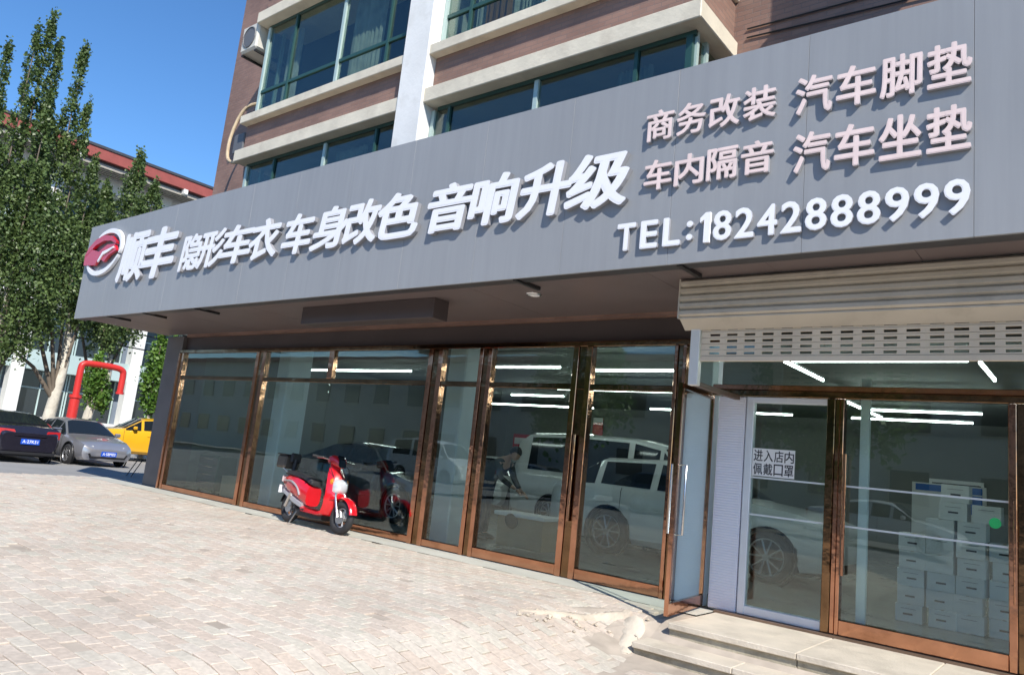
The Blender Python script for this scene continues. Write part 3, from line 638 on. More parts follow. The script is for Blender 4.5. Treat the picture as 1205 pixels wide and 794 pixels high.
f2(-2.16, -.745, -.045, .055, .024, .17, m='gold', name='base_rail'); MB().box(-2.16, -.745, -.004, .006, .17, 2.365).build('pane', 'glassf', fr2)
f2(-.745, -.68, -.055, .065, .024, 2.365, m='gold', name='post'); f2(-.678, -.60, -.045, .055, .024, 2.365, m='gold2', name='post'); f2(-.60, .8, -.045, .055, .024, .17, m='gold', name='base_rail'); MB().box(-.60, .8, -.004, .006, .17, 2.365).build('pane', 'glassf', fr2)
f2(.8, 1.0, -.055, .065, .024, 2.365, m='gold2', name='post'); MB().box(1.0, 4.2, -.004, .006, .024, 2.365).build('pane', 'glassf', fr2)
f2(-2.04, -1.95, .1, .16, .0, 2.6, m='icol', name='inner_post')
for z in (1.48, 1.08):
    for a_, b_, yy in ((-3.12, -2.33, -.001), (-2.16, -.745, -.009), (-.6, .8, -.009)): MB().box(a_, b_, yy, yy+.003, z-.009, z+.009).build('frosted_strip', 'strip', fr2)
for xx in (-2.13,): MB().cyl((xx, -.075, 1.2), (0,0,1), .016, 1.2, 10).build('pull_handle', 'gold', fr2, smooth=60)
MB().cyl((-.69, -.085, 1.05), (0,0,1), .018, .9, 10).build('pull_handle', 'gold', fr2, smooth=60)
nb = thing('notice_sheet', (-2.9, -.005, 1.5), 'white notice with black Chinese characters stuck inside the white framed door', 'notice')
MB().box(-3.115, -2.655, -.008, -.003, 1.50, 1.80).build('sheet', 'paper', nb)
for i, c in enumerate('进入店内佩戴口罩'):
    a_ = -3.10+(i % 4)*.112; z = 1.66 if i < 4 else 1.515
    link('character', text_mesh(c, a_, a_+.1, z, z+.125, -.0085, .001, 'ink', 0, .012), nb)
stc = MB().cyl((-.85, -.008, 1.28), (0,1,0), .048, .004, 24).build('round_sticker', 'green'); tag(stc, 'round green sticker on the glass near the right post', 'sticker')

# ================================================================ roller shutter
rs = thing('roller_shutter', (-1, -1.3, 2.6), 'half raised beige roller shutter with rows of slots above the right entrance', 'shutter')
SYF = -1.38; x0s, x1s = -3.42, 4.2
hs = (3.385-3.0)/5
for k in range(5):
    z0 = 3.0+k*hs; pr = [(-.0, 0), (-.028, hs*.25), (-.028, hs*.7), (-.0, hs*.97)]
    vs = []; 
    for x in (x0s, x1s):
        for (dy, dz) in pr: vs.append((x, SYF+dy, z0+dz))
        vs.append((x, SYF+.03, z0+hs*.97)); vs.append((x, SYF+.03, z0))
    fs = [(i, i+6, (i+1) % 6+6, (i+1) % 6) for i in range(6)] + [tuple(range(6)), tuple(range(6, 12))]
    MB().add(vs, fs).build('housing_slat', 'shutter', rs)
MB().box(x0s-.015, x0s-.001, SYF-.03, -.95, 2.98, 3.39).build('end_plate', 'shutter', rs)
MB().add([(x0s,SYF+.0,2.995),(x1s,SYF+.0,2.995),(x1s,SYF+.14,2.90),(x0s,SYF+.14,2.90),(x0s,SYF+.0,2.98),(x1s,SYF+.0,2.98),(x1s,SYF+.14,2.885),(x0s,SYF+.14,2.885)], [(0,1,2,3),(4,5,6,7),(0,4,5,1),(3,2,6,7),(0,3,7,4),(1,5,6,2)]).build('lower_lip', 'shutter', rs)
# slotted curtain
CY = -1.22; gx0 = -3.24; hp = .062; pitch = .1785; hw = .108
proto = None
b = MB()
nslot = int((x1s-gx0)/pitch)
def slot_row(z):
    b = MB(); h = hp; s0, s1 = .24*h, .65*h     # slot band
    b.box(gx0, x1s, CY-.008, CY+.008, z+.002, z+s0); b.box(gx0, x1s, CY-.008, CY+.008, z+s1, z+h-.002)
    x = gx0
    for i in range(nslot+1):
        xe = gx0+.09+i*pitch; b.box(x, min(xe, x1s), CY-.0075, CY+.0075, z+s0, z+s1); x = xe+hw
        if x > x1s: break
    return b
r0 = slot_row(0).mesh('slotted_slat', 'curt')
for k in range(5):
    o = link('slotted_slat', r0, rs); o.location.z += 2.62+k*hp
MB().cbox(gx0, x1s, CY-.014, CY+.014, 2.565, 2.618, .004).build('bottom_bar', 'curt', rs)
MB().box(gx0+.002, x1s, CY+.02, CY+.035, 2.93, 3.3).build('curtain_top', 'shutter', rs)
MB().cbox(-3.35, -3.25, CY-.03, CY+.05, 2.32, 3.0, .006).build('guide_rail', 'guide', rs)
MB().cbox(-3.33, -3.27, CY+.052, -.06, 2.32, 2.37, .004).build('guide_bracket', 'sill', rs)

# ================================================================ interior lights
for (xa, xb, y, lb) in ((-15.6,-11.5,2.6,'lit ceiling tube nearest the glass behind the second window from the left'),(-9.2,-7.25,2.0,'lit ceiling tube nearest the glass behind the person'),(-6.9,-5.25,2.3,'lit ceiling tube nearest the glass left of the open door'),(-3.2,-1.25,1.4,'long lit ceiling tube right below the shutter'),(-15.4,-12.9,4.6,'second lit ceiling tube behind the leftmost windows'),(-11.8,-10.2,6.4,'short lit ceiling tube above the tall white van, left part'),(-9.4,-6.0,5.0,'long lit ceiling tube above the tall white van'),(-3.6,-1.7,5.2,'lit cross tube above the cartons, the nearest one'),(-3.7,-1.75,6.9,'lit cross tube above the cartons, the middle one'),(-4.3,-2.1,8.6,'lit cross tube above the cartons, the farthest one'),(-9,-5.5,8.5,'lit ceiling tube far back in the middle of the shop'),(-15,-11,9,'lit ceiling tube far back behind the leftmost windows')):
    t = thing('tube_light', ((xa+xb)/2, y, 3.02), lb, 'light', 'lit tubes under the shop ceiling')
    MB().box(xa, xb, y-.011, y+.011, 3.0, 3.03).build('tube', 'tube', t); MB().box(xa, xb, y-.02, y+.02, 3.032, 3.06).build('holder', 'white', t)
for (xa, y0, y1, lb) in ((-3.3,1.42,3.1,'slanting lit tube just below the left end of the shutter'),(-3.65,5.2,8.3,'slanting lit tube on the left side of the lights above the cartons'),(-1.2,5.0,8.3,'slanting lit tube on the right side of the lights above the cartons'),(-1.15,1.5,2.9,'slanting lit tube just below the right part of the shutter')):
    t = thing('tube_light', (xa, (y0+y1)/2, 3.02), lb, 'light', 'lit tubes running into the shop')
    MB().box(xa-.011, xa+.011, y0, y1, 3.0, 3.03).build('tube', 'tube', t); MB().box(xa-.02, xa+.02, y0, y1, 3.032, 3.06).build('holder', 'white', t)


# ================================================================ vehicles
PROF = {
 'sedan': dict(L=4.7, W=1.8, wx=(.185, .79), wr=.33, st=[(0,.60,.36,.52,.52,.56),(.025,.80,.22,.64,.70,.69),(.12,.87,.18,.74,.78,.82),(.27,.9,.18,.88,.80,.95),(.42,.9,.18,.93,.60,1.39),(.55,.9,.18,.95,.61,1.45),(.70,.9,.18,.97,.59,1.40),(.87,.9,.20,1.02,.70,1.10),(.965,.85,.24,.98,.70,1.05),(1.,.74,.36,.82,.62,.86)], ws=3, cab=(3,7)),
 'suv': dict(L=5.0, W=1.86, wx=(.2, .745), wr=.38, st=[(0,.66,.42,.70,.55,.74),(.025,.84,.28,.88,.74,.93),(.12,.91,.22,1.0,.80,1.06),(.30,.93,.22,1.08,.82,1.16),(.43,.93,.22,1.10,.64,1.58),(.58,.93,.22,1.12,.66,1.66),(.80,.93,.22,1.13,.66,1.62),(.95,.92,.24,1.12,.70,1.2),(.985,.88,.28,1.05,.74,1.1),(1.,.8,.4,.9,.66,.95)], ws=3, cab=(3,7)),
 'van': dict(L=5.2, W=1.88, wx=(.17, .77), wr=.34, st=[(0,.70,.36,.80,.60,.84),(.03,.86,.24,.98,.78,1.02),(.10,.92,.20,1.12,.82,1.18),(.15,.94,.20,1.16,.82,1.3),(.27,.94,.20,1.18,.70,2.0),(.40,.94,.20,1.18,.73,2.12),(.66,.94,.20,1.18,.73,2.14),(.93,.94,.20,1.18,.72,2.08),(.985,.92,.24,1.16,.70,1.9),(1.,.86,.34,1.05,.66,1.8)], ws=3, cab=(3,7)),
}
def car(kind, paint, loc, rz, label, plate=None, name='parked_car', cat='car', scale=1., rear_glass=True):
    P = PROF[kind]; L, W = P['L'], P['W']; st = P['st']
    t = thing(name, loc, label, cat, rz=rz)
    rows = []; hw = W/2; coarse = st; nn_ = len(st)
    us = sorted(set([q[0] for q in st] + [min(1, max(0, cu+(P['wr']+.065)*math.cos(math.pi*k/10)/L)) for cu in P['wx'] for k in range(11)] + [cu+sg__*(P['wr']+.066)/L for cu in P['wx'] for sg__ in (-1.001, 1.001)]))
    fine = [tuple(float(np.interp(u, [q[0] for q in st], [q[k] for q in st])) for k in range(6)) for u in us]
    def make_ring(u, wf, z0, zb, wr, zt, arch=True):
        x = L*(.5-u); a_ = hw*wf/.93; rr = hw*wr/.93; zc = zt-.05 if zt-zb > .2 else zt-.015
        za = 0
        if arch:
            for cu in P['wx']:
                d_ = abs((u-cu)*L); ra = P['wr']+.066
                if d_ < ra: za = max(za, P['wr']+math.sqrt(ra*ra-d_*d_))
        half = [(a_*.86, z0), (a_*.97, z0+.10), (a_, z0+(zb-z0)*.45), (a_*.985, zb-.06), (a_*.95, zb), (rr*1.05, zc), (rr*.8, zt), (0, zt+.015)]
        half = [(y, max(z, za)) for y, z in half[:3]] + half[3:]
        return [(x, y, z) for y, z in half] + [(x, -y, z) for y, z in half[-2::-1]]
    rows = [make_ring(*q) for q in fine]; crow = [make_ring(*q, arch=False) for q in coarse]
    n = len(rows[0]); vs = [p for r_ in rows for p in r_]; body = []; wins = []
    c0, c1 = P['cab']
    for i in range(len(rows)-1):
        for k in range(n-1): body.append((i*n+k, (i+1)*n+k, (i+1)*n+k+1, i*n+k+1))
    for i in range(c0, c1):
        for k in (4, n-6): wins.append(((i*n+k, (i+1)*n+k, (i+1)*n+k+1, i*n+k+1), 'window'))
    body += [tuple(range(n)), tuple(range((len(rows)-1)*n, len(rows)*n))]
    cap = []
    for i in range(len(rows)-1): cap.append((i*n, i*n+n-1, (i+1)*n+n-1, (i+1)*n))
    b = MB().add(vs, body+cap)
    def off(me_pts, d): return me_pts
    o = b.build('body', paint, t, world=False, smooth=38)
    def gl(quad, ins, name='window', m='carglass'):
        c_ = sum(quad, Vector())/4; nn = (quad[1]-quad[0]).cross(quad[3]-quad[0]).normalized()
        if nn.dot(c_ - Vector((0, 0, .6))) < 0: nn = -nn
        q = [c_+(p-c_)*ins+nn*.012 for p in quad]; q2 = [p-nn*.014 for p in q]
        MB().add(q+q2, [(0,1,2,3),(4,5,6,7),(0,1,5,4),(1,2,6,5),(2,3,7,6),(3,0,4,7)]).build(name, m, t, world=False)
    V = [Vector(p) for r_ in crow for p in r_]
    MB().box(-L/2+.25, L/2-.25, -hw*.6, hw*.6, .2, .5).build('underbody', 'black', t, world=False)
    for f, nm in wins:
        gl([V[k] for k in f], .86 if abs(V[f[0]].x-V[f[1]].x) > .2 else .7)
    for (i, nm) in ((c0, 'windscreen'), (c1-1, 'rear_window')):
        pts = [[V[r_*n+k] for k in range(5, n-5)] for r_ in (i, i+1)]; cc_ = sum(pts[0]+pts[1], Vector())/(2*len(pts[0]))
        nn = (pts[1][0]-pts[0][0]).cross(pts[0][-1]-pts[0][0]).normalized(); nn = nn if nn.z > 0 else -nn
        vs_ = [cc_+(p-cc_)*.92+nn*.016 for rw in pts for p in rw] + [cc_+(p-cc_)*.92+nn*.002 for rw in pts for p in rw]; m_ = len(pts[0])
        MB().add(vs_, [(k, k+1, m_+k+1, m_+k) for k in range(m_-1)]+[(2*m_+k, 3*m_+k, 3*m_+k+1, 2*m_+k+1) for k in range(m_-1)]+[(0,m_,3*m_,2*m_),(m_-1,3*m_-1,4*m_-1,2*m_-1)]+[(k,2*m_+k,2*m_+k+1,k+1) for k in range(m_-1)]+[(m_+k,m_+k+1,3*m_+k+1,3*m_+k) for k in range(m_-1)]).build(nm, 'carglass', t, world=False, smooth=50)
    for u in P['wx']:
        for s in (1, -1):
            x = L*(.5-u); y = s*(hw-.10); r_ = P['wr']
            MB().torus((x, s*(hw-.03), r_), (0,1,0), r_+.055, .022, 28, 6).build('wheel_arch', 'black', t, world=False)
            wh = MB().torus((x, y+s*.01, r_), (0,1,0), r_-.085, .085, 28, 8, 1.15).build('wheel', 'rubber', t, world=False, smooth=50)
            link('wheel_disc', MB().cyl((x, y+s*.03, r_), (0,1,0), r_-.10, .05, 24).mesh('wheel_disc', 'black'), wh, world=False)
            rm = MB(); rm.torus((x, y+s*.085, r_), (0,1,0), r_-.115, .016, 28, 6); rm.cyl((x, y+s*.08, r_), (0,1,0), .05, .03, 14)
            for k in range(5):
                an = k*2*math.pi/5+.3; d = Vector((math.cos(an), 0, math.sin(an))); c_ = d.cross(Vector((0,1,0)))
                for q_ in (-.3, .3): rm.tube([Vector((x, y+s*.085, r_))+d*.03, Vector((x, y+s*.078, r_))+(d+c_*q_).normalized()*(r_-.12)], .014, 6)
            o2 = rm.mesh('rim', 'rim'); link('rim', o2, wh, world=False)
    for u in ((.30, .495, .70) if kind != 'van' else (.17, .36, .56)):
        q_ = make_ring(u, *[float(np.interp(u, [q[0] for q in coarse], [q[k] for q in coarse])) for k in range(1, 6)], arch=False)
        for sd2 in (1, -1): MB().tube([(q_[i][0], q_[i][1]*1.0+math.copysign(.001, q_[i][1]), q_[i][2]) for i in ((1,2,3,4) if sd2 > 0 else (n-2,n-3,n-4,n-5))], .006, 5).build('door_seam', 'black', t, world=False)
    zf = st[1][3]; zr = st[-2][3]
    for s in (1, -1):
        MB().prism([(0,0),(.30,.04),(.36,.10),(.05,.13)], 0, .06, .01, lambda p: (L/2-.10+p[1]*.8-p[0]*.25-.0, s*(hw*.48+p[0]*.75), zf-.10+p[2])).build('headlight', 'headl', t, world=False, smooth=True)
        MB().prism([(0,.03),(.44,-.03),(.44,.16),(.08,.15)], 0, .09, .01, lambda p: (-L/2+.075-p[1]*.8+p[0]*.17, s*(hw*.40+p[0]*.98), zr-.20+p[2]*1.15)).build('tail_light', 'taill', t, world=False, smooth=True)
        xm = L*(.5-st[c0+0][0])-.35; mz = st[c0][3]+.06
        MB().cbox(xm-.06, xm+.08, s*(hw-.0), s*(hw+.17), mz, mz+.13, .03) .build('mirror', paint, t, world=False)
        MB().cbox(L*(.5-.50), L*(.5-.50)+.15, s*(hw-.01), s*(hw+.015), zr-.14, zr-.115, .004).build('door_handle', paint, t, world=False)
    MB().prism([(-.55,.0),(.55,.0),(.62,.14),(.42,.24),(-.42,.24),(-.62,.14)], 0, .05, .01, lambda p: (L/2-.035+p[1]*.5, p[0], .28+p[2])).build('grille', 'black', t, world=False)
    MB().cbox(-L/2-.02, -L/2+.1, -.7, .7, .26, .34, .01).build('rear_bumper_trim', 'black', t, world=False)
    MB().cbox(-L/2+.0, -L/2+.06, -.42, .42, zr-.22, zr-.195, .004).build('trim_bar', 'chrome', t, world=False)
    if plate:
        for xs, hd in ((L/2+.022, 1), (-L/2-.024, -1)):
            zp = .36 if hd > 0 else (zr-.42)
            pl = MB().box(xs-.006, xs+.006, -.24, .24, zp, zp+.15).build('number_plate', 'plate', t, world=False)
            me = text_mesh(plate, -.2, .2, zp+.03, zp+.12, 0, .002, 'platetxt', 0, .01)
            for v in me.vertices: x_, y_, z_ = v.co; v.co = (xs+hd*.0065-y_*hd, x_*hd, z_)
            link('plate_text', me, pl, world=False)
    t.scale = (scale,)*3
    return t
car('sedan', 'pblack', (-24.35, -.60, -.03), math.pi, 'black sedan seen from behind with red tail lights, leftmost of the parked cars', plate='A·27K51', scale=.92)
car('sedan', 'pgrey', (-24.5, 1.42, -.03), R(3), 'silver grey sedan facing the camera between the black sedan and the yellow car', plate='A·58M03', scale=.90)
car('suv', 'pyellow', (-27.2, 4.75, .05), R(-100), 'bright yellow car partly hidden behind the grey pilaster', scale=.9)
car('sedan', 'pblack', (-11.9, 2.55, .0), R(-3), 'dark sedan parked inside the shop behind the red scooter', name='parked_car')
car('suv', 'pwhite', (-5.5, 3.95, .0), 0, 'white off road car inside the shop with its front wheel behind the white framed door', name='parked_car')
car('van', 'pwhite', (-8.4, 6.6, .0), 0, 'tall white van standing deep inside the shop behind the white off road car', name='parked_van', cat='van')
car('sedan', 'pwhite', (-14.0, 8.6, .0), R(-62), 'white sedan far back inside the shop behind the narrow middle window', name='parked_car')

# ================================================================ scooter
sc = thing('electric_scooter', (-9.95, -.58, .0), 'red electric scooter parked against the shop window with a dark tail box', 'scooter')
def sp(b, name, m, parent=sc, smooth=False, **kw): return b.build(name, m, parent, world=False, smooth=smooth, **kw)
FW, RWX, WR = .70, -.66, .24
for nm, x, ang in (('front_wheel', FW, R(4)), ('rear_wheel', RWX, 0)):
    ax = Vector((math.sin(-ang), math.cos(ang), 0))
    wh = sp(MB().torus((x, 0, WR), ax, WR-.055, .055, 28, 10, .95), nm, 'rubber', smooth=60)
    b = MB().torus((x, 0, WR), ax, WR-.105, .016, 24, 6); b.cyl((x, 0, WR), ax, .05, .1, 14)
    d0 = ax.cross(Vector((0,0,1))).normalized()
    for k in range(5):
        an = k*2*math.pi/5; d = d0*math.cos(an)+Vector((0,0,1))*math.sin(an); b.tube([Vector((x,0,WR))+d*.04, Vector((x,0,WR))+d*(WR-.11)], .014, 6)
    link('rim', b.mesh('rim', 'silver', 50), wh, world=False)
    link('brake_disc', MB().cyl(Vector((x, 0, WR))-ax*.05, ax, .09, .006, 20).mesh('brake_disc', 'steel'), wh, world=False)
def side_loft(profile, ys, m, name, sm=45):
    """profile: list of (x, z_low, z_high, half width); rounded box sections lofted along x"""
    vs = []; n = 10
    for (x, zl, zh, hw_) in profile:
        zc = (zl+zh)/2; hz = (zh-zl)/2
        for k in range(n):
            a_ = 2*math.pi*(k+.5)/n; c, s = math.cos(a_), math.sin(a_); p = .55
            vs.append((x, hw_*math.copysign(abs(c)**p, c)+ys, zc+hz*math.copysign(abs(s)**p, s)))
    fs = []
    for i in range(len(profile)-1):
        for k in range(n): fs.append((i*n+k, (i+1)*n+k, (i+1)*n+(k+1) % n, i*n+(k+1) % n))
    fs += [tuple(range(n)), tuple(range((len(profile)-1)*n, len(profile)*n))]
    return sp(MB().add(vs, fs), name, m, smooth=sm)
# rear cowl, seat, floorboard
side_loft([(-.98,.60,.66,.03),(-.90,.55,.70,.09),(-.7,.46,.73,.135),(-.45,.40,.71,.15),(-.25,.34,.66,.15),(-.12,.30,.60,.13)], 0, 'scred', 'rear_cowl')
side_loft([(-.84,.42,.50,.10),(-.5,.30,.42,.12),(-.2,.24,.34,.13)], 0, 'silver', 'side_panel')
side_loft([(-.93,.71,.75,.06),(-.82,.705,.785,.12),(-.6,.70,.79,.14),(-.3,.67,.76,.135),(-.13,.61,.72,.12),(-.09,.6,.68,.09)], 0, 'seat', 'seat')
side_loft([(-.22,.20,.30,.13),(0,.20,.275,.15),(.25,.20,.275,.15),(.38,.22,.34,.13)], 0, 'scred', 'floorboard')
side_loft([(-.15,.276,.286,.11),(.3,.276,.286,.12)], 0, 'black', 'foot_mat')
side_loft([(-.4,.13,.26,.09),(.1,.12,.22,.10),(.32,.14,.24,.09)], 0, 'black', 'underbody')
# leg shield: lofted up the steering column
b = MB(); secs = [(.36,.24,.17,.06),(.42,.36,.185,.07),(.44,.52,.19,.075),(.40,.68,.175,.085),(.34,.82,.145,.09),(.29,.93,.10,.07),(.265,.98,.075,.055)]; vs = []
for (x, z, hw_, th) in secs:
    for k in range(12):
        a_ = 2*math.pi*k/12; c, s = math.cos(a_), math.sin(a_); vs.append((x+th*(c if c > 0 else c*.5)+.05*(1-abs(s)), hw_*s, z))
fs = [(i*12+k, i*12+(k+1) % 12, (i+1)*12+(k+1) % 12, (i+1)*12+k) for i in range(len(secs)-1) for k in range(12)] + [tuple(range(12)), tuple(range((len(secs)-1)*12, len(secs)*12))]
sp(b.add(vs, fs), 'leg_shield', 'scred', smooth=45)
side_loft([(.42,.52,.76,.10),(.50,.53,.77,.125),(.555,.56,.74,.10),(.585,.60,.69,.055)], 0, 'headl', 'headlight')
side_loft([(.38,.40,.53,.165),(.50,.43,.53,.14),(.60,.48,.54,.07)], 0, 'scred', 'front_nose')
for s in (1, -1): sp(MB().prism([(.45,.66),(.49,.71),(.47,.76),(.42,.73)], s*.12, s*.145, .006), 'indicator', 'amber', smooth=True)
# mudguard
vs = []; n = 14
for i in range(n+1):
    a_ = R(12)+R(128)*i/n; 
    for yy, rr in ((-.07, .25), (-.055, .272), (0, .282), (.055, .272), (.07, .25)): vs.append((FW+rr*math.cos(a_), yy, WR+.01+rr*math.sin(a_)))
sp(MB().add(vs, [(i*5+k, i*5+k+1, (i+1)*5+k+1, (i+1)*5+k) for i in range(n) for k in range(4)]), 'front_mudguard', 'scred', smooth=60)
sp(MB().tube([(FW,.085,WR),(FW-.14,.085,.52),(FW-.2,.05,.62)], .02, 8).tube([(FW,-.085,WR),(FW-.14,-.085,.52),(FW-.2,-.05,.62)], .02, 8), 'fork', 'steel', smooth=60)
vs = []
for i in range(n+1):
    a_ = R(20)+R(150)*i/n
    for yy, rr in ((-.07, .235), (0, .265), (.07, .235)): vs.append((RWX+rr*math.cos(a_), yy, WR+rr*math.sin(a_)))
sp(MB().add(vs, [(i*3+k, i*3+k+1, (i+1)*3+k+1, (i+1)*3+k) for i in range(n) for k in range(2)]), 'rear_mudguard', 'black', smooth=60)
# handlebar, head cowl, levers, grips, mirrors
side_loft([(.16,.96,1.04,.06),(.24,.96,1.09,.13),(.33,.95,1.10,.14),(.40,.93,1.06,.10),(.445,.92,1.0,.04)], 0, 'scred', 'handlebar_cowl')
sp(MB().prism([(.36,.98),(.47,.93),(.44,1.04),(.36,1.1)], -.06, .06, .01), 'dash_lens', 'carglass', smooth=True)
sp(MB().tube([(.20,-.34,1.04),(.27,-.16,1.03),(.27,.16,1.03),(.20,.34,1.04)], .014, 8), 'handlebar', 'steel', smooth=60)
for s in (1, -1):
    sp(MB().tube([(.24,s*.22,1.035),(.19,s*.37,1.04)], .021, 10), 'grip', 'black', smooth=60)
    sp(MB().tube([(.27,s*.2,1.035),(.27,s*.34,1.02)], .007, 6), 'brake_lever', 'steel')
    sp(MB().tube([(-.1,s*.13,.25),(-.1,s*.2,.24)], .012, 6), 'foot_peg', 'black')
# tail rack and box, lamp, stand, plate, monoshock
sp(MB().tube(arc([(-.75,-.11,.74),(-1.0,-.10,.82),(-1.04,0,.83),(-1.0,.10,.82),(-.75,.11,.74)], 5), .012, 7), 'rear_rack', 'steel', smooth=60)
tb_ = sp(MB().cbox(-1.15, -.89, -.14, .14, .80, 1.0, .025), 'tail_box', 'kraftdark', label='dark brown storage box')
link('lid', MB().cbox(-1.16, -.88, -.15, .15, 1.002, 1.02, .008).mesh('lid', 'black'), tb_, world=False)
sp(MB().cyl((-.82,.0,.86), (0,0,1), .035, .2, 10), 'backrest_post', 'black'); sp(MB().cbox(-.86,-.80,-.09,.09,.90,1.05,.02), 'backrest', 'seat')
side_loft([(-1.02,.60,.66,.05),(-.985,.58,.69,.08),(-.95,.58,.70,.09)], 0, 'headl', 'tail_light')
sp(MB().box(-1.0,-.99,-.08,.08,.42,.54), 'number_plate', 'white'); sp(MB().tube([(-.30,-.12,.2),(-.36,-.17,.02),(-.40,-.17,.012)], .011, 6), 'side_stand', 'steel')
sp(MB().tube([(RWX,-.11,WR),(-.55,-.12,.46)], .028, 10), 'shock_absorber', 'steel', smooth=60); sp(MB().tube([(RWX,.1,WR),(-.2,.1,.2)], .03, 8), 'swing_arm', 'black')
for s in (1, -1):
    sp(MB().tube(arc([(-.78,s*.128,.62),(-.55,s*.152,.62),(-.36,s*.158,.54),(-.28,s*.152,.44)], 4), .014, 6), 'side_stripe', 'silver')
sp(MB().tube(arc([(.3,.12,1.0),(.42,.16,.9),(.46,.1,.75)], 5), .006, 5).tube(arc([(.3,-.12,1.0),(.40,-.17,.92),(.44,-.1,.78)], 5), .006, 5), 'brake_cable', 'black')
sc.rotation_euler = (R(-5), 0, R(-4)); sc.scale = (1.07, 1.07, 1.07)

# ================================================================ interior goods
def carton(x, y, z, w_=.285, h=.203, d=.3, label=''):
    t = thing('carton', (x, y, z), label, 'box', 'white cartons stacked inside the right window')
    MB().cbox(0, w_, 0, d, 0, h, .004).build('box', 'carton', t, world=False)
    t.rotation_euler.z = random.gauss(0, .035); ox = random.uniform(-.06, .06)*w_
    if random.random() < .75: MB().box(w_*.32+ox, w_*.68+ox, -.002, -.0005, h*.40, h*.50).build('printed_mark', 'ink', t, world=False)
    if random.random() < .7: MB().box(w_*.22, w_*.78, -.002, -.0005, h*.74, h*.76).build('printed_line', 'ink', t, world=False)
    if random.random() < .4: MB().box(w_*.12, w_*.34, -.0022, -.0005, h*.12, h*.32).build('label', 'paper', t, world=False)
    MB().box(w_*.44, w_*.56, -.0015, d+.0015, h-.002, h+.001).build('tape', 'kraft', t, world=False)
    return t
stacks = [('left', -2.05, 5, 2.0), ('second', -1.745, 6, 2.0), ('third', -1.44, 6, 2.02), ('fourth', -1.12, 5, 2.1)]
ordn = ['lowest', 'second', 'third', 'fourth', 'fifth', 'sixth']
for nm, x, n_, y in stacks:
    for k in range(n_):
        pos = 'topmost' if k == n_-1 else (ordn[k]+(' from the floor' if k else ''))
        carton(x+random.gauss(0,.012), y+random.gauss(0,.01), k*.205+.002, label=f'white carton, {pos} in the {nm} stack from the left behind the glass')
carton(-1.62, 2.02, 6*.205+.002, label='white carton bridging the second and third stacks, below the highest one'); carton(-1.60, 2.02, 7*.205+.003, label='highest white carton of all behind the right window')
carton(-1.29, 2.05, 6*.205+.002, label='white carton perched right of the highest pair')
t = thing('printed_panel', (-2, 5.2, 1.5), 'blue and white printed board standing behind the cartons', 'board')
MB().box(-2.5,-1.5,5.2,5.24,0,1.72).build('board', 'paper', t); MB().box(-2.45,-1.55,5.194,5.199,1.6,1.7).build('print', 'bluesign', t); MB().box(-1.9,-1.55,5.194,5.199,1.3,1.58).build('print', 'bluesign', t)
wc = thing('work_bench', (-7.2, 1.45, 0), 'low white bench with a dark round mat on its front beside the bending person', 'bench')
MB().cbox(-7.75, -6.75, 1.25, 1.75, .52, .58, .01).build('top', 'carton', wc); MB().cbox(-7.70, -6.80, 1.3, 1.7, .06, .518, .01).build('cabinet', 'kraft', wc); MB().cyl((-7.4,1.28,.45), (0,1,.3), .12, .03, 20).build('mat', 'black', wc)
for (a_, b_, lb) in ((-10.7,-10.45,'red and white hanging banner on the back wall, the left one'), (-10.1,-9.82,'red and white hanging banner on the back wall, the right one')):
    t = thing('banner', (a_, 11.9, 2), lb, 'banner', 'red banners on the back wall'); s_ = 1.27
    MB().box(a_*s_, b_*s_, 11.93, 11.96, 1.9, 3.0).build('cloth', 'red', t); MB().box(a_*s_, b_*s_, 11.925, 11.928, 2.85, 3.0).build('header', 'paper', t)
o = MB().cbox(-14.5, -13.9, .45, .8, 0.0, .46, .01).build('cardboard_box', 'kraft'); tag(o, 'brown cardboard box on the floor inside the leftmost window', 'box')
tc_ = thing('tool_cabinet', (-15.2, .7, 0), 'dark green tool cabinet on castors inside the leftmost window', 'cabinet')
MB().cbox(-15.6,-14.8,.5,.95,.1,.82,.015).build('cabinet', 'toolgreen', tc_)
for k in range(4): MB().cbox(-15.56,-14.84,.488,.499,.14+k*.165,.28+k*.165,.004).build('drawer', 'dkgrey', tc_); MB().box(-15.4,-15.0,.478,.487,.245+k*.165,.258+k*.165).build('drawer_handle', 'steel', tc_)
for xx in (-15.5,-14.9):
    for yy in (.56,.88): MB().cyl((xx,yy,.05), (0,1,0), .05, .03, 12).build('castor', 'rubber', tc_)
for k, (xx, zz, w2, h2, mm, lb) in enumerate(((-3.4,1.2,1.1,.8,'paper','wide white poster on the back wall seen through the white framed door'),(-13.6,1.2,.8,1.3,'paper','tall white poster on the back wall behind the dark sedan'),(-16.0,1.1,1.,1.2,'red','red poster on the back wall behind the leftmost window'))):
    t = thing('wall_poster', (xx, 11.98, zz), lb, 'poster'); MB().box(0, w2, -.03, 0, 0, h2).build('sheet', mm, t, world=False); MB().box(.06, w2-.06, -.034, -.031, h2*.72, h2*.9).build('printed_band', 'ink' if mm == 'paper' else 'paper', t, world=False)
    for q_ in range(4): MB().box(.08, w2*(.6+.08*(q_ % 3)), -.034, -.031, h2*(.12+.13*q_), h2*(.17+.13*q_)).build('printed_line', 'ink' if mm == 'paper' else 'paper', t, world=False)
sf_ = thing('storage_rack', (-11.6, 11.3, 0), 'tall metal storage rack with parts against the back wall', 'rack')
for xx in (-12.6,-10.6):
    for yy in (11.1,11.6): MB().box(xx,xx+.04,yy,yy+.04,0,2.2).build('upright', 'dkgrey', sf_)
for z in (.3,.9,1.5,2.1): MB().box(-12.6,-10.56,11.1,11.64,z,z+.03).build('shelf', 'dkgrey', sf_)
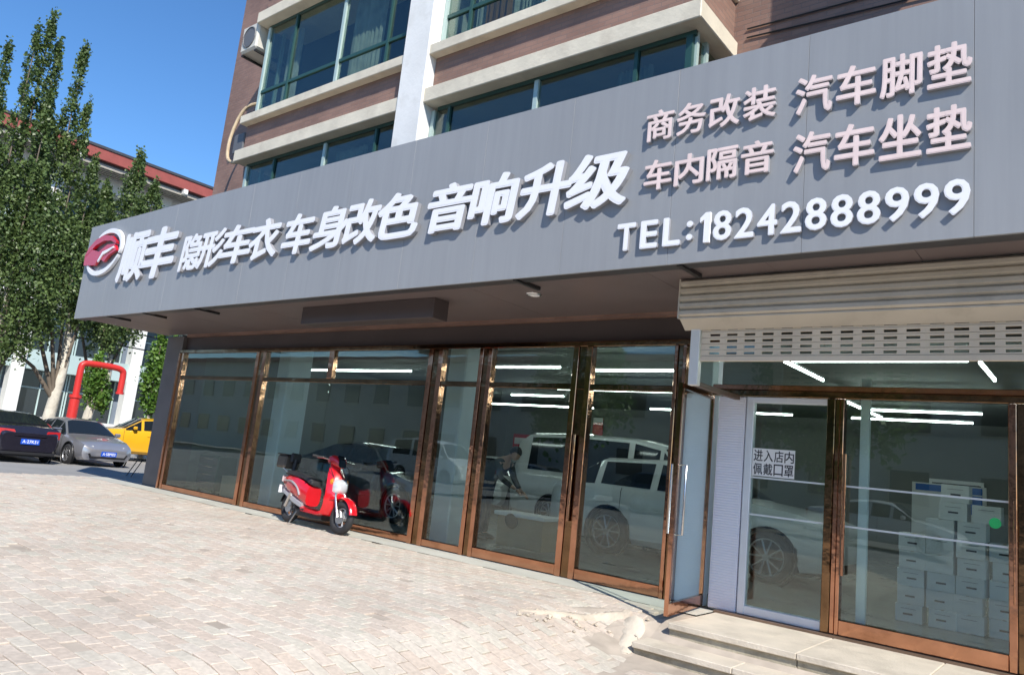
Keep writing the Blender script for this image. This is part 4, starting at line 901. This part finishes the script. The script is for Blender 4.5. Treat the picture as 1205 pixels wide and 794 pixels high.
for k, (xx, z) in enumerate(((-12.4,.33),(-11.7,.33),(-11.1,.93),(-12.2,1.53),(-11.3,1.53))):
    o = MB().cbox(xx,xx+.45,11.15,11.5,z,z+.34,.01).build('parts_box', ['kraft','carton'][k % 2]); tag(o, ['brown box at the left of the lowest rack shelf','white box right of it on the lowest rack shelf','brown box on the second rack shelf','white box at the left of the third rack shelf','brown box at the right of the third rack shelf'][k], 'box', 'boxes on the storage rack')

# ---------------------------------------------------------------- person, bending over the bench
def skinned(name, m, parent, verts, edges, radii, sub=1, root=0):
    me = bpy.data.meshes.new(name); me.from_pydata(verts, edges, []); o = bpy.data.objects.new(name, me); col.objects.link(o)
    sk = o.modifiers.new('skin', 'SKIN'); ss = o.modifiers.new('sub', 'SUBSURF'); ss.levels = sub; ss.render_levels = sub
    for i, r_ in enumerate(radii):
        me.skin_vertices[0].data[i].radius = r_ if isinstance(r_, tuple) else (r_, r_); me.skin_vertices[0].data[i].use_root = (i == root)
    bpy.context.view_layer.update(); dg = bpy.context.evaluated_depsgraph_get(); m2 = bpy.data.meshes.new_from_object(o.evaluated_get(dg))
    bpy.data.objects.remove(o); m2.materials.clear(); m2.materials.append(M[m]); m2.polygons.foreach_set('use_smooth', [True]*len(m2.polygons))
    return link(name, m2, parent, world=False)
pr = thing('person', (-8.58, 2.0, 0), 'person in dark clothes bending forward over the white bench inside the shop', 'person')
# faces +X; hips back, torso pitched forward
V_ = [(-.08,0,.92), (.02,0,1.08), (.20,0,1.25), (.34,0,1.36), (.42,0,1.43), (.50,0,1.48),   # pelvis..neck..head
      (-.08,.09,.90), (-.02,.10,.50), (-.05,.11,.09), (.12,.12,.04),
      (-.08,-.09,.90), (.06,-.12,.50), (.02,-.13,.09), (.19,-.14,.04),
      (.33,.18,1.32), (.42,.22,1.06), (.62,.15,.90), (.69,.13,.87),
      (.33,-.18,1.32), (.46,-.22,1.08), (.68,-.15,.95), (.75,-.13,.92)]
E_ = [(0,1),(1,2),(2,3),(3,4),(4,5),(0,6),(6,7),(7,8),(8,9),(0,10),(10,11),(11,12),(12,13),(3,14),(14,15),(15,16),(16,17),(3,18),(18,19),(19,20),(20,21)]
RR = [(.13,.16),(.12,.15),(.13,.17),(.11,.15),.055,.05,.09,.06,.045,.04,.09,.06,.045,.04,.065,.045,.033,.03,.065,.045,.033,.03]
skinned('body', 'skin', pr, V_, E_, [(r*.93 if not isinstance(r, tuple) else (r[0]*.9, r[1]*.9)) for r in RR])
skinned('jacket', 'shirt', pr, [V_[i] for i in (0,1,2,3)]+[(.385,0,1.40)]+[V_[i] for i in (14,15,16,18,19,20)], [(0,1),(1,2),(2,3),(3,4),(3,5),(5,6),(6,7),(3,8),(8,9),(9,10)], [(.145,.18),(.135,.17),(.145,.185),(.125,.165),.06,.075,.055,.045,.075,.055,.045])
skinned('trousers', 'cloth', pr, [V_[i] for i in (0,6,7,8,10,11,12)], [(0,1),(1,2),(2,3),(0,4),(4,5),(5,6)], [(.14,.17),.105,.075,.06,.105,.075,.06])
for s, a_, b_ in ((1, 8, 9), (-1, 12, 13)):
    p, q = Vector(V_[a_]), Vector(V_[b_]); sp(MB().tube([(p.x-.05,p.y,.05),(p.x+.05,p.y,.055),(q.x,q.y,.04),(q.x+.06,q.y,.03)], [.05,.055,.045,.02], 8), 'shoe', 'black', pr, smooth=60)
hd = bmesh.new(); bmesh.ops.create_icosphere(hd, subdivisions=3, radius=.1)
for v in hd.verts:
    x, y, z = v.co; x *= 1.05; z *= 1.22; y *= .82
    if z < -.03: x += .01; y *= .9
    if x > .07 and abs(y) < .02 and -.03 < z < .02: x += .018
    v.co = (x, y, z)
rot = Matrix.Rotation(R(48), 4, 'Y')
for v in hd.verts: v.co = rot @ v.co + Vector((.56, 0, 1.51))
me = bpy.data.meshes.new('head'); hd.to_mesh(me); hd.free(); me.materials.append(M['skin']); me.polygons.foreach_set('use_smooth', [True]*len(me.polygons)); link('head', me, pr, world=False)
hr = bmesh.new(); bmesh.ops.create_icosphere(hr, subdivisions=3, radius=.112)
for v in hr.verts: v.co = Vector((v.co.x*1.05, v.co.y*.86, v.co.z*1.2))
bmesh.ops.delete(hr, geom=[v for v in hr.verts if (v.co.x > .03 and v.co.z < .06) or v.co.z < -.06], context='VERTS')
for v in hr.verts: v.co = rot @ v.co + Vector((.555, 0, 1.515))
me = bpy.data.meshes.new('hair'); hr.to_mesh(me); hr.free(); me.materials.append(M['hair']); me.polygons.foreach_set('use_smooth', [True]*len(me.polygons)); link('hair', me, pr, world=False)
for s, w0 in ((1, V_[17]), (-1, V_[21])):
    vs = [w0]; es = []; rr = [.026]; w0 = Vector(w0); fw = Vector((.85,0,-.5)).normalized(); sd_ = Vector((0,1,0))
    vs.append(tuple(w0+fw*.05)); es.append((0,1)); rr.append(.03)
    for k in range(4):
        b0 = len(vs); base = w0+fw*.08+sd_*(k-1.5)*.021; ln = [.062,.072,.068,.052][k]
        vs += [tuple(base), tuple(base+fw*ln*.5-Vector((0,0,.008))), tuple(base+fw*ln-Vector((0,0,.03)))]; es += [(1,b0),(b0,b0+1),(b0+1,b0+2)]; rr += [.011,.009,.008]
    b0 = len(vs); vs += [tuple(w0+fw*.04-sd_*s*.035), tuple(w0+fw*.075-sd_*s*.05-Vector((0,0,.02)))]; es += [(0,b0),(b0,b0+1)]; rr += [.011,.009]
    skinned('hand', 'skin', pr, vs, es, rr)

# ================================================================ things outdoors left
bs = thing('folding_stand', (-19.2, 1.6, 0), 'small black folding stand on the ground left of the grey pilaster', 'stand')
for s in (0, 1):
    y = 1.0+.5*s
    MB().tube([(-19.45, y-.22, .0), (-19.45, y, .42), (-19.45, y+.02, .42)], .012, 6).build('leg', 'mail', bs); MB().tube([(-19.2, y-.22, .0), (-19.2, y, .42)], .012, 6).build('leg', 'mail', bs)
MB().box(-19.47, -19.18, .9, 1.65, .42, .45).build('top', 'mail', bs)
gp_ = thing('gas_pipe', (-27, 2.1, 0), 'thick red overhead pipe bent like an inverted U behind the parked cars', 'pipe')
MB().tube([(-27,2.12,-.05),(-27,2.12,1.95)], .155, 18).build('riser', 'redpipe', gp_, smooth=60)
MB().tube([(-27,2.12,1.93),(-27,2.12,2.03)], .19, 18).build('flange', 'redpipe', gp_, smooth=60)
MB().tube(arc([(-27,2.12,2.0),(-27,2.12,2.9),(-27,2.18,3.08),(-27,2.38,3.13),(-27,2.9,3.14),(-27,3.3,3.12),(-27,3.47,3.05),(-27,3.52,2.9),(-27,3.52,2.25)], 6), .105, 16).build('bend', 'redpipe', gp_, smooth=60)
MB().tube([(-27,3.52,2.24),(-27,3.52,2.32)], .13, 18).build('flange', 'redpipe', gp_, smooth=60)

# building across the yard
ob = thing('office_building', (-48, 12, 0), 'white office building with square columns and a red tiled eave beyond the parked cars', 'building')
OX = -45.; OY0, OY1 = -12., 46.
def ow(*a, m='bgwhite', name='wall', p=ob): return MB().box(*a).build(name, m, p)
ow(OX-12, OX-1.2, OY0, OY1, 0, 16., m='bgblue')
ow(OX-1.2, OX+.5, OY0, OY1, -.2, 1.05, name='plinth')
FH = 3.55
for fl in range(4):
    zb = 1.05+fl*FH; 
    ow(OX-1.15, OX-.05, OY0, OY1, zb+FH-1.05, zb+FH, m='bgteal' if fl == 0 else ('bgwhite' if fl % 2 else 'bgteal'), name='floor_band')
ys = [-5.9, 0, 5.9, 11.9, 17.9, 23.9, 29.9, 35.9]
for y in ys: MB().cbox(OX-.6, OX+.15, y-.32, y+.32, 1.051, 15.2, .02).build('column', 'bgwhite', ob)
win0 = None
for fl in range(4):
    zb = 1.05+fl*FH
    for i in range(len(ys)-1):
        for h in range(2):
            y0 = ys[i]+.32+h*2.66; y1 = y0+2.6
            if win0 is None:
                wn = bpy.data.objects.new('window', MB().box(-.03, .03, 0, 2.6, 0, FH-1.08).mesh('window', 'bgdark')); col.objects.link(wn); wn.parent = ob
                fr_ = MB(); fr_.box(.031, .09, 0, .07, 0, FH-1.1).box(.031, .09, 2.53, 2.6, 0, FH-1.1).box(.031, .09, 1.27, 1.34, 0, FH-1.1).box(.031, .08, .07, 2.53, 1.5, 1.57); link('frame', fr_.mesh('frame', 'bgteal'), wn, world=False)
                win0 = wn; c = wn
            else: c = copy_tree(win0, ob)
            c.location = Vector((OX-1.1, y0, zb+.01)) - ob.location
ev = MB(); ev.box(OX-1, OX+1.9, OY0-1.5, OY1+1, 15.35, 15.95); ev.build('eave', 'roofred', ob)
ow(OX-1, OX+1.96, OY0-1.5, OY1+1, 15.955, 16.1, m='dkgrey', name='gutter')
ow(OX-1.15, OX+1.6, OY0-1.5, OY1+1, 15.22, 15.345, m='fascia', name='eave_soffit')
for k in range(5): ow(OX+.25+k*.32, OX+.37+k*.32, OY0, OY1, 15.0, 15.2, m='rafter', name='slat')
for y in np.arange(-5.9, 40, 3.0): ow(OX+1.5, OX+1.99, y-.12, y+.12, 15.05, 15.34, m='bgwhite', name='bracket')
for k in range(3): ow(OX-.3, OX-.1, OY0, OY1, 13.2+k*.55, 13.35+k*.55, m='rafter', name='louvre')

# buildings and trees across the street (behind the camera), which the glass mirrors
hs_ = thing('street_house', (-12, -34, 0), 'pale terrace across the street, mirrored in the shop glass', 'building')
MB().box(-160, 34, -42, -34, -.3, 8.5).build('wall', 'farwall', hs_)
wme = MB().box(-.9, .9, -.05, .05, 0, 1.6).mesh('window', 'bgdark')
for i in range(44):
    for j in range(2): o = link('window', wme, hs_, world=False); o.location = Vector((-144+i*4, -33.95, 1.3+j*3.6))-hs_.location
MB().box(-160.5, 34.5, -42.5, -33.4, 8.51, 8.9).build('roof', 'roofred', hs_)

# ================================================================ trees
def tree(loc, spires, label, trunk, leafm='leaf', name='poplar_tree', seed=1, nleaf=16000, lsz=.15, barkz=3.2, tr=.22, group=None, low=2.6):
    """spires: (dx, dy, z_start, z_top, radius)"""
    rg = np.random.default_rng(seed); t = thing(name, loc, label, 'tree', group)
    h = max(s[3] for s in spires)
    tp = [Vector(trunk[0])] + [Vector(p) for p in trunk[1:]]
    sp(MB().tube(arc(tp, 4), [tr*(1-.62*i/(4*(len(tp)-1))) for i in range(4*(len(tp)-1)+1)], 10), 'trunk', 'bark', t, smooth=70)
    P = []; 
    wts = np.array([s[4]*(s[3]-s[2]) for s in spires]); wts = wts/wts.sum()
    lb = MB()
    for s, wt in zip(spires, wts):
        dx_, dy_, z0, z1, r_ = s; n = int(nleaf*wt)
        root = tp[-1] if z0 > tp[-1].z-1 else tp[min(1, len(tp)-1)]
        lb.tube(arc([root, ((root.x+dx_)/2, (root.y+dy_)/2, (root.z+z0)/2+.3), (dx_, dy_, z0+.6), (dx_*1.02, dy_, z1-.3)], 3), [.09*(1-.85*i/9) for i in range(10)], 6)
        # clumps along the spire: upswept twigs
        nc = max(8, n//42); u = rg.random(nc)**.9; zc = z0+(z1-z0)*u
        prof = r_*(np.sin(np.pi*np.clip(u*.86+.12, 0, 1))**.8)*(1-.25*u)
        an = rg.random(nc)*2*np.pi; rad = prof*np.sqrt(rg.random(nc))*1.02
        lean = (zc-z0)/(z1-z0)
        cx_ = dx_+rad*np.cos(an); cy_ = dy_+rad*np.sin(an)
        m = n//nc+1
        sg_ = np.maximum(.10, prof*.26)
        cc = np.repeat(np.stack([cx_, cy_, zc], 1), m, 0); s3 = np.repeat(sg_, m)
        off = rg.normal(size=(len(cc), 3))*np.stack([s3*.62, s3*.62, s3*1.7], 1)
        tone = np.clip(np.repeat(rg.random(nc)*.6, m)+rg.random(len(cc))*.4, 0, 1)
        P.append(np.concatenate([cc+off, tone[:, None]], 1))
    sp(lb, 'limbs', 'limb', t, smooth=70)
    P = np.concatenate(P); n = len(P); c = P[:, :3]
    a1 = rg.normal(size=(n, 3)); a1 /= np.linalg.norm(a1, axis=1)[:, None]; a2 = np.cross(a1, rg.normal(size=(n, 3))); a2 /= np.linalg.norm(a2, axis=1)[:, None]
    sz = lsz*(.6+.8*rg.random(n))[:, None]
    vs = np.stack([c-a1*sz*.5, c+a2*sz*.36, c+a1*sz*.5, c-a2*sz*.36], 1).reshape(-1, 3)
    me = bpy.data.meshes.new('crown'); me.vertices.add(4*n); me.vertices.foreach_set('co', vs.astype('f').ravel())
    me.loops.add(4*n); me.loops.foreach_set('vertex_index', np.arange(4*n, dtype='i')); me.polygons.add(n); me.polygons.foreach_set('loop_start', np.arange(0, 4*n, 4, dtype='i')); me.polygons.foreach_set('loop_total', np.full(n, 4, 'i'))
    me.update(calc_edges=True); a_ = me.attributes.new('tone', 'FLOAT', 'FACE'); a_.data.foreach_set('value', P[:, 3].astype('f')); me.materials.append(M[leafm])
    link('crown', me, t, world=False); return t
G = 'poplars between the shop and the office building'
tree((-30, .35, 0), [(0,-1.95,5.2,12.9,.42),(-.2,-1.45,6.5,13.9,.4),(.1,-.75,7,15.0,.36),(0,-.38,6,16.0,.42),(-.3,.1,6.,14.9,.42),(.3,.0,6.,12.6,.5),(.3,-1.2,2.4,10.2,1.25),(.2,-2.6,1.7,9.4,1.15),(.4,.5,3.2,9.2,1.1),(.5,-1.4,1.5,4.2,.8)], 'tallest poplar, at the left edge of the photo, with several upright spires', [(0,.1,-.1),(0,.2,2.2),(0,.1,5),(0,-.2,8)], seed=3, lsz=.115, nleaf=42000, group=G)
tree((-30.4, 2.55, 0), [(0,-1.2,6.5,15.3,.42),(.1,-.75,5.5,13.0,.42),(0,-1.75,6.,12.2,.45),(0,-.1,5.,11.2,.5),(0,.5,4.5,9.3,.5),(.3,-1.7,3.4,9.4,1.2),(.4,-.6,4.3,8.4,1.2),(.2,.45,4.6,7.2,.7)], 'poplar with a separate pointed tip, second from the left, trunk behind the silver sedan', [(0,.0,-.1),(.1,.12,1.8),(0,.25,3.9),(0,-.2,7)], tr=.25, seed=4, lsz=.115, nleaf=34000, group=G)
tree((-31.5, 4.3, 0), [(0,.2,4.2,12.4,.9),(.3,.9,4.6,11.2,.9),(0,-.8,4.8,10.6,1.0),(.3,.0,4.0,6.6,.95),(.2,-1.3,5.5,9.6,.9)], 'poplar whose crown shows above the left end of the shop sign', [(0,.1,-.1),(0,.15,1.6),(.1,.55,2.9),(0,.4,6)], seed=5, lsz=.115, nleaf=30000, group=G)
tree((-29, 3.45, 0), [(0,0,1.9,3.5,.5),(.2,.2,1.7,2.9,.4)], 'small bright green young tree standing inside the red pipe loop', [(0,0,-.1),(0,.05,1.2),(.05,.1,2.2)], leafm='leaf2', name='young_tree', seed=6, nleaf=2600, lsz=.12, tr=.1)
tree((-28.5, 5.35, 0), [(0,0,1.7,5.0,.5),(.1,.45,2.1,4.6,.45)], 'slim green tree right beside the grey pilaster of the shop', [(0,0,-.1),(0,.05,1.6),(.05,.1,3.5)], leafm='leaf2', seed=8, nleaf=5200, lsz=.13, name='young_tree', tr=.12)
tree((-9, -24, -.1), [(0,0,3,9,2.2),(1.5,.5,3.5,8,1.8),(-1.6,0,3.2,8.4,1.9)], 'leafy street tree across the road, mirrored in the glass', [(0,0,-.1),(0,.1,2),(0,.1,4)], leafm='leaf2', seed=9, nleaf=7000, lsz=.3, name='street_tree')
tree((-22, -25, -.1), [(0,0,3,9,2.2),(1.5,.5,3.5,8,1.8),(-1.6,0,3.2,8.4,1.9)], 'second leafy street tree across the road, farther along', [(0,0,-.1),(0,.1,2),(0,.1,4)], leafm='leaf2', seed=10, nleaf=7000, lsz=.3, name='street_tree')
for k_, (x_, kd, pt, lb) in enumerate(((-27, 'van', 'pwhite', 'white van parked across the street, mirrored in the shop glass'), (-20, 'sedan', 'pgrey', 'silver sedan parked across the street, mirrored in the glass'), (-13.5, 'suv', 'pblack', 'black off road car parked across the street'), (-6, 'sedan', 'pwhite', 'white sedan parked across the street'))):
    car(kd, pt, (x_, -19.5, -.12), 0, lb, name='street_car')
# overhead wires on the left
for k, (z0, z1, s_) in enumerate(((6.2,5.2,.5),(5.6,4.7,.6))):
    a_ = Vector((-33, -14, z0)); b_ = Vector((-33, 18, z1)); pts = [a_.lerp(b_, t/20)-Vector((0,0,s_*4*(t/20)*(1-t/20))) for t in range(21)]
    MB().tube(pts, .03, 5).build('overhead_wire', 'black', label=['upper dark wire strung in front of the office building', 'lower dark wire strung in front of the office building'][k], cat='wire')

bpy.data.objects.remove(_to)
